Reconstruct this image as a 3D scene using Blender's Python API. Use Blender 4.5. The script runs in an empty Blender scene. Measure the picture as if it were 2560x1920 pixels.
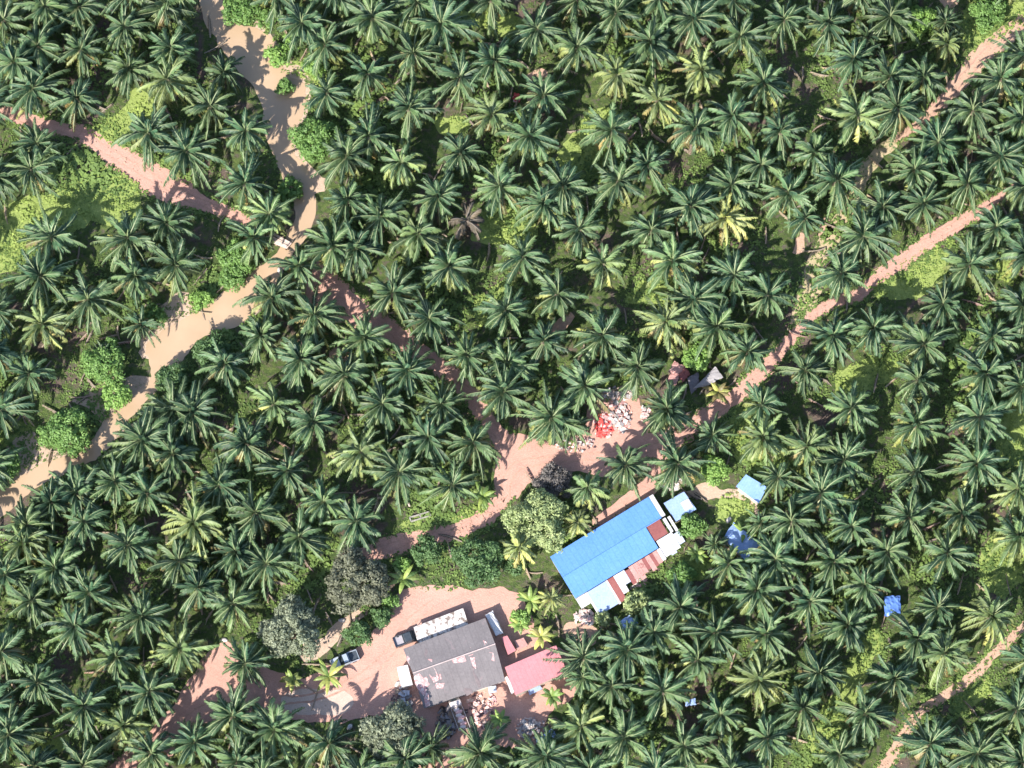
import bpy, bmesh, math, random
from mathutils import Vector, Matrix, noise
from mathutils.geometry import tessellate_polygon
R = math.radians
random.seed(7)
S = bpy.context.scene
C = S.collection

# ------------------------------------------------------------------ camera
FPX = 10500.0; TILT = R(17); DIST = 700.0
cd = bpy.data.cameras.new('camera'); cam = bpy.data.objects.new('camera', cd); C.objects.link(cam)
cd.sensor_width = 36; cd.lens = 36*FPX/2560; cd.clip_end = 3000; cd.clip_start = 1
CPOS = Vector((0, -DIST*math.sin(TILT), DIST*math.cos(TILT)))
cam.location = CPOS; cam.rotation_euler = (TILT, 0, 0)
S.camera = cam
CD = Vector((0, math.sin(TILT), -math.cos(TILT))); CU = Vector((0, math.cos(TILT), math.sin(TILT)))
def P(px, py, z=0.0):
    d = CD + Vector((1, 0, 0))*((px-1280)/FPX) + CU*((960-py)/FPX)
    return CPOS + d*((z-CPOS.z)/d.z)

# ------------------------------------------------------------------ light
SUN_EL, SUN_AZ = R(39), R(214)          # azimuth measured clockwise from north (+Y); sun in the south west
w = bpy.data.worlds.new('World'); S.world = w; w.use_nodes = True
nt = w.node_tree; bg = nt.nodes['Background']
sky = nt.nodes.new('ShaderNodeTexSky'); sky.sky_type = 'NISHITA'; sky.sun_disc = False
sky.sun_elevation = SUN_EL; sky.sun_rotation = SUN_AZ
nt.links.new(sky.outputs[0], bg.inputs[0]); bg.inputs[1].default_value = 0.15
sd = bpy.data.lights.new('sun', 'SUN'); sun = bpy.data.objects.new('sun', sd); C.objects.link(sun)
sd.energy = 5.0; sd.angle = R(0.5); sd.color = (1, 0.95, 0.87)
v = Vector((math.sin(SUN_AZ)*math.cos(SUN_EL), math.cos(SUN_AZ)*math.cos(SUN_EL), math.sin(SUN_EL)))
sun.rotation_euler = v.to_track_quat('Z', 'Y').to_euler()
S.view_settings.view_transform = 'Standard'; S.view_settings.look = 'None'
S.view_settings.exposure = 0.97; S.view_settings.gamma = 1; S.view_settings.use_curve_mapping = False
S.cycles.max_bounces = 6

# ------------------------------------------------------------------ helpers
def tag(o, label=None, cat=None, group=None, kind=None):
    if label: o['label'] = label
    if cat: o['category'] = cat
    if group: o['group'] = group
    if kind: o['kind'] = kind
    return o
def empty(name, loc, rz=0, **k):
    o = bpy.data.objects.new(name, None); C.objects.link(o); o.location = loc; o.rotation_euler = (0, 0, rz)
    o.empty_display_size = 0.3
    return tag(o, **k)
class MB:
    def __init__(s): s.v = []; s.f = []; s.m = []; s.c = []
    def face(s, pts, mi=0, col=None):
        n = len(s.v); s.v += [tuple(p) for p in pts]; s.f.append(tuple(range(n, n+len(pts)))); s.m.append(mi); s.c.append(col)
    def prism(s, pts, z0, z1, mi=0, col=None):
        """closed prism over 2-D outline (ccw), z0/z1 floats or lists"""
        n = len(pts); a = z0 if isinstance(z0, list) else [z0]*n; b = z1 if isinstance(z1, list) else [z1]*n
        lo = [(p[0], p[1], a[i]) for i, p in enumerate(pts)]; hi = [(p[0], p[1], b[i]) for i, p in enumerate(pts)]
        s.face(hi, mi, col); s.face(lo[::-1], mi, col)
        for i in range(n):
            j = (i+1) % n; s.face([lo[i], lo[j], hi[j], hi[i]], mi, col)
    def box(s, c, d, rz=0, mi=0, col=None, tilt=None):
        M = Matrix.Rotation(rz, 3, 'Z')
        if tilt: M = M @ Matrix.Rotation(tilt, 3, 'Y')
        q = [M @ Vector((x*d[0]/2, y*d[1]/2, z*d[2]/2)) + Vector(c) for x in (-1, 1) for y in (-1, 1) for z in (-1, 1)]
        for f in ((0, 1, 3, 2), (4, 6, 7, 5), (0, 4, 5, 1), (2, 3, 7, 6), (0, 2, 6, 4), (1, 5, 7, 3)):
            s.face([q[i] for i in f], mi, col)
    def tube(s, a, b, r0, r1, n=8, mi=0, col=None, cap=True):
        a = Vector(a); b = Vector(b); ax = (b-a).normalized(); u = ax.orthogonal().normalized(); w_ = ax.cross(u)
        A = [a+(u*math.cos(t)+w_*math.sin(t))*r0 for t in [2*math.pi*i/n for i in range(n)]]
        B = [b+(u*math.cos(t)+w_*math.sin(t))*r1 for t in [2*math.pi*i/n for i in range(n)]]
        for i in range(n): s.face([A[i], A[(i+1) % n], B[(i+1) % n], B[i]], mi, col)
        if cap: s.face(A[::-1], mi, col); s.face(B, mi, col)
    def mesh(s, name, mats):
        me = bpy.data.meshes.new(name); me.from_pydata(s.v, [], s.f)
        for m in (mats if isinstance(mats, list) else [mats]): me.materials.append(m)
        me.polygons.foreach_set('material_index', s.m)
        if any(c is not None for c in s.c):
            at = me.color_attributes.new('tint', 'FLOAT_COLOR', 'CORNER'); buf = []
            for f, c in zip(s.f, s.c): buf += list((c or (0, 0, 0)) + (1,))*len(f)
            at.data.foreach_set('color', buf)
        me.update(); return me
    def build(s, name, mats, parent=None, weld=False, smooth=False):
        me = s.mesh(name, mats)
        if weld:
            b = bmesh.new(); b.from_mesh(me); bmesh.ops.remove_doubles(b, verts=b.verts, dist=1e-4)
            bmesh.ops.recalc_face_normals(b, faces=b.faces); b.to_mesh(me); b.free()
        if smooth: me.polygons.foreach_set('use_smooth', [True]*len(me.polygons))
        o = bpy.data.objects.new(name, me); C.objects.link(o)
        if parent: o.parent = parent
        return o
def copy_tree(o, parent=None):
    c = o.copy(); C.objects.link(c); c.parent = parent
    for ch in [x for x in KIDS.get(o.name, [])]: copy_tree(ch, c)
    return c
KIDS = {}

# ------------------------------------------------------------------ materials
def mat(name, rough=0.8, spec=0.3):
    m = bpy.data.materials.new(name); m.use_nodes = True; n = m.node_tree
    b = n.nodes['Principled BSDF']; b.inputs['Roughness'].default_value = rough; b.inputs['Specular IOR Level'].default_value = spec
    return m, n, b
def noise_n(n, scale, detail=4, rough=0.6, coord='Object', dist=0.0):
    tc = n.nodes.new('ShaderNodeTexCoord'); t = n.nodes.new('ShaderNodeTexNoise')
    t.inputs['Scale'].default_value = scale; t.inputs['Detail'].default_value = detail
    t.inputs['Roughness'].default_value = rough; t.inputs['Distortion'].default_value = dist
    n.links.new(tc.outputs[coord], t.inputs['Vector']); return t.outputs['Fac']
def ramp(n, fac, stops):
    r = n.nodes.new('ShaderNodeValToRGB'); e = r.color_ramp.elements
    while len(e) < len(stops): e.new(0.5)
    for el, (p, c) in zip(e, stops): el.position = p; el.color = (*c, 1) if len(c) == 3 else c
    n.links.new(fac, r.inputs[0]); return r.outputs[0]
def mix(n, fac, a, b, mode='MIX'):
    x = n.nodes.new('ShaderNodeMix'); x.data_type = 'RGBA'; x.blend_type = mode
    for sck, val in ((x.inputs[0], fac), (x.inputs[6], a), (x.inputs[7], b)):
        if hasattr(val, 'links') or isinstance(val, bpy.types.NodeSocket): n.links.new(val, sck)
        elif isinstance(val, (int, float)): sck.default_value = val
        else: sck.default_value = (*val, 1)
    return x.outputs[2]
def bump(n, b, fac, strength, dist):
    bp = n.nodes.new('ShaderNodeBump'); bp.inputs['Strength'].default_value = strength; bp.inputs['Distance'].default_value = dist
    n.links.new(fac, bp.inputs['Height']); n.links.new(bp.outputs[0], b.inputs['Normal'])

def m_simple(name, c0, c1, scale=2.0, rough=0.8, spec=0.3, stops=(0.35, 0.65), bmp=0.0, metal=0):
    m, n, b = mat(name, rough, spec); f = noise_n(n, scale)
    n.links.new(ramp(n, f, [(stops[0], c0), (stops[1], c1)]), b.inputs['Base Color'])
    b.inputs['Metallic'].default_value = metal
    if bmp: bump(n, b, noise_n(n, scale*3), bmp, 0.1)
    return m
def m_roof(name, c0, c1, rust=None, rust_amt=0.6, rough=0.5, rust2=None, wscale=1.3, spec=0.4, ang=0.0, seam=0):
    """painted corrugated sheet: soft fading, streaks, seams"""
    m, n, b = mat(name, rough, spec)
    base = ramp(n, noise_n(n, 0.35, 5, 0.6), [(0.3, c0), (0.7, c1)])
    streak = noise_n(n, 3.0, 5, 0.7)
    base = mix(n, 0.25, base, ramp(n, streak, [(0.35, tuple(x*0.6 for x in c0)), (0.65, tuple(min(1, x*1.25) for x in c1))]))
    if rust:
        f = ramp(n, noise_n(n, wscale, 6, 0.65, dist=1.0), [(rust_amt, (0, 0, 0)), (min(1, rust_amt+0.08), (1, 1, 1))])
        base = mix(n, f, base, rust)
    if rust2:
        f = ramp(n, noise_n(n, wscale*0.6, 5, 0.6, dist=0.6), [(0.6, (0, 0, 0)), (0.68, (1, 1, 1))])
        base = mix(n, f, base, rust2)
    if seam:
        tc2 = n.nodes.new('ShaderNodeTexCoord'); m2_ = n.nodes.new('ShaderNodeMapping'); w2 = n.nodes.new('ShaderNodeTexWave'); m2_.inputs['Rotation'].default_value = (0, 0, -ang)
        n.links.new(tc2.outputs['Object'], m2_.inputs[0]); n.links.new(m2_.outputs[0], w2.inputs[0]); w2.inputs['Scale'].default_value = seam; w2.inputs['Distortion'].default_value = .3
        base = mix(n, ramp(n, w2.outputs['Fac'], [(.0, (.22, .22, .22)), (.09, (0, 0, 0))]), base, tuple(x*.55 for x in c0))
        g_ = ramp(n, noise_n(n, 0.9, 6, .75), [(.6, (0, 0, 0)), (.72, (.4, .4, .4))]); base = mix(n, g_, base, tuple(x*.5+.08 for x in c0))
    n.links.new(base, b.inputs['Base Color'])
    tc = n.nodes.new('ShaderNodeTexCoord'); wv = n.nodes.new('ShaderNodeTexWave'); mp = n.nodes.new('ShaderNodeMapping')
    mp.inputs['Rotation'].default_value = (0, 0, ang)
    n.links.new(tc.outputs['Object'], mp.inputs[0]); n.links.new(mp.outputs[0], wv.inputs[0]); wv.inputs['Scale'].default_value = 1.2
    bump(n, b, wv.outputs['Fac'], 0.15, 0.04)
    return m

# foliage: 'tint' colour attribute: r = age of the frond (0 young .. 1 old and yellow), g = leaf to leaf variation, b = midrib
def m_palm(name, young, mid, old, rib, rough=0.5):
    m, n, b = mat(name, rough, 0.42)
    at = n.nodes.new('ShaderNodeAttribute'); at.attribute_name = 'tint'; sp = n.nodes.new('ShaderNodeSeparateColor')
    n.links.new(at.outputs['Color'], sp.inputs[0])
    oi = n.nodes.new('ShaderNodeObjectInfo'); so = n.nodes.new('ShaderNodeSeparateColor'); n.links.new(oi.outputs['Color'], so.inputs[0])
    add = n.nodes.new('ShaderNodeMath'); add.operation = 'ADD'; n.links.new(sp.outputs[0], add.inputs[0]); n.links.new(so.outputs[0], add.inputs[1])
    col = ramp(n, add.outputs[0], [(0.0, young), (0.38, mid), (0.84, old), (0.93, tuple(x*y for x, y in zip(old, (.8, .62, .8))))])
    var = ramp(n, sp.outputs[1], [(0, (0.5, 0.56, 0.62)), (1, (1.5, 1.42, 1.2))])
    col = mix(n, 1.0, col, var, 'MULTIPLY')
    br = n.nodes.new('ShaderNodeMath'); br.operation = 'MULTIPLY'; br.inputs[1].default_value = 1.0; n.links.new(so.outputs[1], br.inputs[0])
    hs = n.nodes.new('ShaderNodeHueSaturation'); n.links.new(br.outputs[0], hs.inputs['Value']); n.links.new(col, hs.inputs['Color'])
    col = mix(n, sp.outputs[2], hs.outputs[0], rib)
    n.links.new(col, b.inputs['Base Color'])
    tr = n.nodes.new('ShaderNodeBsdfTranslucent'); n.links.new(mix(n, 0.5, col, (0.35, 0.45, 0.05), 'MULTIPLY'), tr.inputs[0])
    n.links.new(col, tr.inputs[0])
    ms = n.nodes.new('ShaderNodeMixShader'); ms.inputs[0].default_value = 0.18
    out = n.nodes['Material Output']; n.links.new(b.outputs[0], ms.inputs[1]); n.links.new(tr.outputs[0], ms.inputs[2]); n.links.new(ms.outputs[0], out.inputs[0])
    return m
M_PALM = m_palm('oil_palm_leaf', (0.048, 0.112, 0.068), (0.105, 0.162, 0.070), (0.33, 0.34, 0.12), (0.30, 0.35, 0.18))
M_DEAD = m_palm('dead_palm_leaf', (0.12, 0.10, 0.08), (0.15, 0.12, 0.09), (0.24, 0.19, 0.14), (0.30, 0.25, 0.2), 0.7)
M_BANANA = m_palm('banana_leaf', (0.10, 0.18, 0.05), (0.17, 0.25, 0.07), (0.36, 0.36, 0.11), (0.3, 0.34, 0.14))
M_LITTER = m_palm('dry_frond', (0.22, 0.17, 0.13), (0.30, 0.24, 0.19), (0.36, 0.28, 0.21), (0.42, 0.34, 0.27), 0.9)
M_TRUNK = m_simple('palm_bark', (0.10, 0.075, 0.055), (0.24, 0.19, 0.15), 5, 0.95, 0.1, bmp=0.6)
M_BARK = m_simple('tree_bark', (0.10, 0.08, 0.06), (0.22, 0.18, 0.14), 4, 0.95, 0.1, bmp=0.5)
def m_leaf(name, c0, c1, rough=0.55, tl=0.2):
    m, n, b = mat(name, rough, 0.4)
    at = n.nodes.new('ShaderNodeAttribute'); at.attribute_name = 'tint'; sp = n.nodes.new('ShaderNodeSeparateColor')
    n.links.new(at.outputs['Color'], sp.inputs[0]); col = ramp(n, sp.outputs[0], [(0, c0), (1, c1)])
    n.links.new(col, b.inputs['Base Color'])
    tr = n.nodes.new('ShaderNodeBsdfTranslucent'); n.links.new(col, tr.inputs[0])
    ms = n.nodes.new('ShaderNodeMixShader'); ms.inputs[0].default_value = tl
    out = n.nodes['Material Output']; n.links.new(b.outputs[0], ms.inputs[1]); n.links.new(tr.outputs[0], ms.inputs[2]); n.links.new(ms.outputs[0], out.inputs[0])
    return m
M_LV = {
 'pale':   m_leaf('pale_green_leaf', (0.20, 0.27, 0.10), (0.42, 0.48, 0.22)),
 'grey':   m_leaf('grey_green_leaf', (0.11, 0.135, 0.085), (0.29, 0.32, 0.21)),
 'brown':  m_leaf('olive_brown_leaf', (0.085, 0.092, 0.06), (0.21, 0.22, 0.145)),
 'dark':   m_leaf('dark_green_leaf', (0.045, 0.10, 0.035), (0.13, 0.22, 0.08)),
 'green':  m_leaf('fresh_green_leaf', (0.08, 0.17, 0.04), (0.20, 0.33, 0.09)),
 'bright': m_leaf('bright_green_leaf', (0.13, 0.25, 0.055), (0.28, 0.44, 0.11)),
 'under': m_leaf('undergrowth_leaf', (0.05, 0.10, 0.03), (0.22, 0.32, 0.085)),
 'dry':    m_leaf('dry_grey_twigs', (0.09, 0.08, 0.072), (0.22, 0.20, 0.185), 0.9, 0.05),
}
M_GRASS = m_leaf('grass_blade', (0.17, 0.26, 0.055), (0.38, 0.47, 0.13), 0.7, 0.25)

# ground
m, n, b = mat('plantation_ground', 0.95, 0.1)
g1 = ramp(n, noise_n(n, 0.9, 6, 0.7), [(0.3, (0.035, 0.06, 0.024)), (0.5, (0.075, 0.11, 0.036)), (0.7, (0.15, 0.19, 0.06))])
s1 = ramp(n, noise_n(n, 1.7, 6, 0.75), [(0.3, (0.07, 0.055, 0.05)), (0.55, (0.15, 0.11, 0.09)), (0.75, (0.28, 0.20, 0.16))])
f1 = ramp(n, noise_n(n, 0.12, 5, 0.65, dist=0.8), [(0.54, (0, 0, 0)), (0.62, (1, 1, 1))])
f2 = ramp(n, noise_n(n, 1.1, 5, 0.7), [(0.52, (0, 0, 0)), (0.6, (0.8, 0.8, 0.8))])
base = mix(n, f1, g1, s1); base = mix(n, f2, base, (0.12, 0.10, 0.085))
n.links.new(base, b.inputs['Base Color']); bump(n, b, noise_n(n, 3.5, 6, 0.7), 0.9, 0.25); M_GROUND = m
def m_soil(name, c0, c1, c2, sc=0.35, bmp=0.5):
    m, n, b = mat(name, 0.95, 0.08)
    a = ramp(n, noise_n(n, sc, 6, 0.65), [(0.3, c0), (0.5, c1), (0.72, c2)])
    a = mix(n, 0.5, a, ramp(n, noise_n(n, 4.5, 6, 0.75), [(0.3, tuple(x*0.72 for x in c0)), (0.7, tuple(min(1, x*1.15) for x in c2))]))
    sp = ramp(n, noise_n(n, 1.6, 3, 0.5), [(0.68, (0, 0, 0)), (0.74, (0.7, 0.7, 0.7))])
    a = mix(n, sp, a, tuple(x*0.62 for x in c0))
    n.links.new(a, b.inputs['Base Color']); bump(n, b, noise_n(n, 2.2, 8, 0.7), bmp, 0.18); return m
M_ROAD = m_soil('laterite_road', (0.44, 0.235, 0.19), (0.52, 0.30, 0.24), (0.58, 0.365, 0.295))
M_ROAD2 = m_soil('pale_laterite', (0.42, 0.26, 0.19), (0.50, 0.325, 0.24), (0.56, 0.39, 0.29))
M_SAND = m_soil('sand_bank', (0.42, 0.30, 0.22), (0.50, 0.37, 0.27), (0.56, 0.43, 0.34), 0.6, 0.8)
M_PAD = m_soil('worn_concrete', (0.47, 0.34, 0.28), (0.55, 0.42, 0.35), (0.60, 0.47, 0.40), 0.8, 0.2)
M_TRACK = m_soil('grassy_track_soil', (0.32, 0.30, 0.14), (0.46, 0.37, 0.23), (0.54, 0.41, 0.29), 0.6, 0.7)
M_LAWN = m_soil('grass_turf', (0.17, 0.24, 0.06), (0.26, 0.34, 0.09), (0.36, 0.42, 0.15), 0.9, 1.0)
m, n, b = mat('muddy_water', 0.22, 0.5)
n.links.new(ramp(n, noise_n(n, 0.15, 4, 0.5), [(0.35, (0.43, 0.305, 0.20)), (0.65, (0.48, 0.345, 0.23))]), b.inputs['Base Color'])
bump(n, b, noise_n(n, 1.5, 3, 0.5), 0.12, 0.05); M_WATER = m

# ------------------------------------------------------------------ ground, roads, stream
gm = MB(); gm.face([(-700, -700, 0), (700, -700, 0), (700, 700, 0), (-700, 700, 0)])
tag(gm.build('ground', M_GROUND), kind='structure')
LAYER = [0]
def jit(pts, amp, step, seed):
    """subdivide a closed world outline and roughen it"""
    out = []; n_ = len(pts)
    for i in range(n_):
        a, b_ = pts[i], pts[(i+1) % n_]; L = (b_-a).length; k = max(1, int(L/step))
        for j in range(k):
            p = a.lerp(b_, j/k); q = Vector((p.x*0.35+seed, p.y*0.35, seed)); q2 = Vector((p.x*1.3, p.y*1.3+seed, 3))
            p = p + Vector((noise.noise(q), noise.noise(q+Vector((50, 0, 0))), 0))*amp + Vector((noise.noise(q2), noise.noise(q2+Vector((9, 9, 9))), 0))*amp*0.7
            out.append(p)
    return out
def sheet(name, pxs, material, lay, amp=0.5, step=0.7, kind='structure', smoothit=True):
    if smoothit:
        for _ in range(2):
            q = []
            for i in range(len(pxs)):
                a, b_ = pxs[i], pxs[(i+1) % len(pxs)]
                q += [(a[0]*.75+b_[0]*.25, a[1]*.75+b_[1]*.25), (a[0]*.25+b_[0]*.75, a[1]*.25+b_[1]*.75)]
            pxs = q
    pts = jit([P(x, y) for x, y in pxs], amp, step, lay*1.7+pxs[0][0]*0.01)
    LAYER[0] += 1; z = 0.004*lay
    me = bpy.data.meshes.new(name); tri = tessellate_polygon([pts])
    me.from_pydata([(p.x, p.y, z) for p in pts], [], [tuple(t) for t in tri]); me.materials.append(material); me.update()
    b = bmesh.new(); b.from_mesh(me); bmesh.ops.recalc_face_normals(b, faces=b.faces)
    if sum(f.normal.z for f in b.faces) < 0: bmesh.ops.reverse_faces(b, faces=b.faces)
    b.to_mesh(me); b.free()
    o = bpy.data.objects.new(name, me); C.objects.link(o); tag(o, kind=kind); return o
def ribbon_px(path):
    """px polyline with widths -> px outline"""
    L, Rr = [], []
    for i, (x, y, wd) in enumerate(path):
        a = path[max(0, i-1)]; b_ = path[min(len(path)-1, i+1)]; dx, dy = b_[0]-a[0], b_[1]-a[1]; l = math.hypot(dx, dy)
        nx, ny = -dy/l, dx/l; L.append((x+nx*wd/2, y+ny*wd/2)); Rr.append((x-nx*wd/2, y-ny*wd/2))
    return L+Rr[::-1]

# grass areas first (lowest), then soil, then roads, then water
LAWNS = [
 [(-40,530),(100,485),(170,460),(225,440),(250,400),(300,420),(345,460),(362,500),(350,545),(300,560),(230,560),(180,580),(120,650),(60,680),(-40,680)],
 [(210,330),(290,290),(320,230),(385,235),(410,290),(340,330),(310,375),(240,345)],
 [(1375,425),(1440,330),(1470,265),(1560,275),(1570,330),(1540,400),(1510,440),(1420,450)],
 [(1170,570),(1200,505),(1290,510),(1340,560),(1330,610),(1240,610),(1200,600)],
 [(1550,750),(1600,700),(1690,680),(1700,740),(1640,770)],
 [(2165,725),(2270,640),(2380,600),(2360,700),(2290,750),(2200,745)],
 [(2070,930),(2200,880),(2250,900),(2240,960),(2100,1000)],
 [(2190,1560),(2210,1600),(2150,1720),(2090,1850),(2040,1930),(1990,1930),(2030,1830),(2090,1720),(2140,1600)],
 [(80,1870),(150,1810),(170,1850),(130,1890)],
 [(2390,60),(2440,0),(2580,0),(2580,60),(2450,120),(2410,130)],
 [(1790,1080),(1850,1010),(1900,960),(1960,1000),(1900,1060),(1960,1180),(1900,1180),(1840,1140)],
 [(1780,1300),(1800,1240),(1840,1230),(1880,1260),(1890,1320),(1830,1310)],
 [(1690,1420),(1720,1370),(1790,1400),(1780,1450),(1700,1450)],
 [(2440,1420),(2470,1330),(2560,1340),(2560,1470),(2470,1500)],
 [(2480,1020),(2560,980),(2580,1150),(2500,1180)],
 [(2380,1700),(2470,1690),(2480,1740),(2400,1800),(2380,1780)],
 [(720,140),(800,150),(830,210),(800,240),(740,200)],
 [(30,1040),(90,1030),(70,1120),(0,1130),(-20,1060)],
 [(990,1320),(1010,1300),(1100,1290),(1180,1270),(1220,1250),(1230,1270),(1160,1300),(1060,1325)],
 [(1840,200),(1870,230),(1850,260),(1820,230)],
 [(1080,300),(1170,290),(1180,330),(1100,330)],
 [(1170,770),(1240,700),(1290,700),(1260,760),(1200,830)],
 [(1000,30),(1290,30),(1330,60),(1290,90),(1240,80)],
 [(2230,1350),(2000,1160),(1960,1200),(1920,1200),(1940,1150),(2010,1130)],
 [(2470,620),(2560,640),(2540,720),(2480,690)],
 [(1560,960),(1530,930),(1450,950),(1480,980)],
]
for i, g in enumerate(LAWNS):
    sheet('grass_ground', g, M_LAWN, 1+(i % 3), 1.2, 0.6)
sheet('sand_bank', [(620,40),(670,65),(700,120),(760,175),(785,215),(768,280),(738,330),(745,380),(800,425),(815,470),(780,500),(740,420),(700,300),(660,180)], M_SAND, 5, 1.0)
sheet('sand_bank', [(340,800),(420,760),(440,720),(500,760),(520,800),(440,860),(380,910),(340,880)], M_SAND, 5, 0.9)
sheet('sand_bank', [(170,1010),(250,955),(380,935),(390,980),(300,1050),(250,1070),(230,1010)], M_SAND, 6, 0.9)
sheet('sand_bank', [(-20,1220),(20,1110),(90,1060),(110,1130),(170,1130),(230,1100),(250,1130),(90,1220)], M_SAND, 5, 0.9)
sheet('sandy_path', ribbon_px([(955,1480,30),(900,1530,30),(850,1570,30),(800,1620,40),(750,1640,60)]), M_SAND, 6, 0.6)
sheet('sandy_path', ribbon_px([(1690,1245,20),(1730,1235,22),(1765,1225,50),(1800,1235,20),(1850,1235,20),(1890,1265,14),(1900,1300,10)]), M_SAND, 6, 0.4)
sheet('sandy_path', ribbon_px([(1860,1400,14),(1810,1420,18),(1770,1430,12)]), M_SAND, 6, 0.4)
sheet('grassy_track', ribbon_px([(2240,345,34),(2190,385,30),(2150,450,30),(2110,540,34),(2070,600,50),(2040,660,55),(2030,720,55),(2005,780,45),(1985,820,34)]), M_TRACK, 6, 0.7)
sheet('grassy_track', ribbon_px([(2570,150,50),(2500,180,40),(2440,260,30)]), M_TRACK, 4, 0.7)
ROADS = {
 'west': [(-40,262,44),(30,285,44),(110,315,40),(200,330,38),(290,392,62),(360,432,80),(430,475,76),(500,505,50),(560,528,34),(630,560,30),(665,588,26)],
 'mid': [(735,640,40),(790,705,110),(850,755,95),(905,790,70),(960,815,60),(1013,856,56),(1074,900,50),(1132,940,46),(1175,985,44),(1200,1025,42),(1225,1060,44),(1262,1110,66)],
 'east': [(1640,1112,70),(1720,1072,46),(1780,1034,46),(1840,992,46),(1890,944,42),(1940,892,36),(1990,833,30),(2030,790,30),(2085,755,34),(2150,735,36),(2200,692,40),(2280,634,42),(2340,592,42),(2400,556,40),(2440,534,34),(2490,500,28),(2600,430,30)],
 'south': [(1262,1230,56),(1225,1290,44),(1180,1312,46),(1120,1334,46),(1050,1348,46),(985,1364,52),(920,1385,50),(850,1400,40)],
 'northeast': [(2600,20,44),(2560,55,46),(2470,123,52),(2412,190,56),(2368,243,40),(2325,282,32),(2285,320,28),(2235,350,24)],
 'southeast': [(2195,1950,38),(2215,1910,34),(2253,1845,32),(2281,1800,27),(2325,1760,27),(2412,1708,36),(2455,1668,30),(2498,1622,30),(2556,1570,26),(2620,1520,26)],
}
for k, (nm, pth) in enumerate(ROADS.items()):
    sheet('dirt_road', ribbon_px(pth), M_ROAD if nm not in ('northeast', 'southeast') else M_ROAD2, 8 if nm != 'south' else 9, 0.6)
M_RUT = m_soil('wheel_rut', (0.36, 0.20, 0.155), (0.47, 0.28, 0.22), (0.56, 0.36, 0.28), 1.3)
for k, (nm, pth) in enumerate(ROADS.items()):
    if nm == 'southeast': continue
    for off in (-9, 9):
        L_ = []
        for i, (x, y, wd) in enumerate(pth):
            a = pth[max(0, i-1)]; b_ = pth[min(len(pth)-1, i+1)]; dx, dy = b_[0]-a[0], b_[1]-a[1]; l = math.hypot(dx, dy); L_.append((x-dy/l*off, y+dx/l*off, 3.4))
        sheet('wheel_rut', ribbon_px(L_), M_RUT, 13, 0.35, .5)
for pth in ([(1262,1260,5),(1250,1200,5),(1290,1150,5),(1400,1140,5),(1540,1130,5),(1650,1105,5)], [(1280,1265,5),(1270,1210,5),(1310,1165,5),(1400,1155,5),(1540,1148,5),(1655,1122,5)],
            [(440,1800,5),(560,1735,5),(760,1745,5),(880,1700,5),(960,1640,5),(1000,1560,5),(1080,1500,5)], [(450,1815,5),(570,1755,5),(765,1762,5),(895,1715,5),(978,1650,5),(1018,1572,5),(1090,1515,5)]):
    sheet('wheel_rut', ribbon_px(pth), M_RUT, 13, 0.3, .5)
sheet('dirt_road', [(1235,1090),(1300,1080),(1340,1100),(1430,1120),(1465,1060),(1475,1010),(1520,970),(1600,985),(1610,1040),(1650,1085),(1700,1070),(1750,1090),(1700,1125),(1640,1165),(1560,1200),(1500,1190),(1440,1175),(1380,1180),(1330,1200),(1300,1230),(1275,1270),(1230,1260),(1240,1180)], M_ROAD, 10, 0.5)
sheet('dirt_road', ribbon_px([(1650,1150,50),(1640,1200,50),(1600,1240,50),(1550,1280,50),(1490,1330,60)]), M_ROAD, 7, 0.5)
sheet('yard', [(985,1482),(1060,1462),(1180,1468),(1290,1470),(1330,1530),(1340,1600),(1450,1640),(1445,1740),(1360,1790),(1360,1870),(1220,1860),(1120,1960),(1060,1960),(1030,1860),(1040,1780),(900,1790),(860,1815),(760,1800),(660,1795),(560,1790),(500,1830),(430,1870),(390,1960),(240,1960),(300,1885),(370,1830),(420,1780),(470,1700),(520,1630),(570,1590),(600,1640),(700,1690),(790,1690),(860,1640),(930,1590)], M_ROAD, 7, 0.7)
sheet('concrete_apron', [(700,1730),(780,1722),(880,1730),(880,1780),(800,1790),(700,1775)], M_PAD, 9, 0.4)
sheet('soil_patch', [(2340,-20),(2400,-20),(2395,20),(2365,25)], M_ROAD2, 6, 0.5)
for q in ([(1310,195),(1350,160),(1375,180),(1340,205)], [(1090,460),(1120,470),(1110,500),(1080,490)], [(1420,770),(1440,790),(1400,840),(1330,880),(1340,860)],
          [(1310,240),(1340,215),(1330,260)], [(820,870),(890,850),(880,900),(830,910)], [(2060,540),(2090,560),(2080,590),(2040,600)], [(1990,590),(2015,580),(2010,630),(1980,640)]):
    sheet('soil_patch', q, M_ROAD2, 6, 0.5)
sheet('soil_patch', [(1400,1560),(1440,1550),(1500,1570),(1490,1610),(1440,1620)], M_ROAD2, 8, 0.4)
RIVER = [(480,-60),(505,40),(545,120),(590,170),(640,225),(655,290),(668,350),(690,400),(705,440),(735,500),(742,545),(715,590),(685,640),(640,670),(600,700),(558,725),(500,775),(430,810),(372,850),(362,880),(378,905),
         (374,945),(345,978),(300,1015),(268,1040),(250,1070),(236,1105),(185,1135),(110,1155),(60,1190),(-40,1235),(-60,1300),(0,1300),(42,1262),(72,1235),(112,1206),(150,1186),(196,1166),(242,1147),(278,1122),(292,1090),(314,1066),(348,1022),(388,986),(396,950),(420,918),(469,898),(484,855),(530,838),(602,818),(650,770),(690,715),(730,640),(770,590),(792,540),(788,480),(776,420),(745,400),(730,370),(738,320),(765,270),(770,210),(705,180),(700,120),(650,70),(590,60),(560,30),(555,-60)]
sheet('river', RIVER, M_WATER, 12, 0.5)

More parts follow.
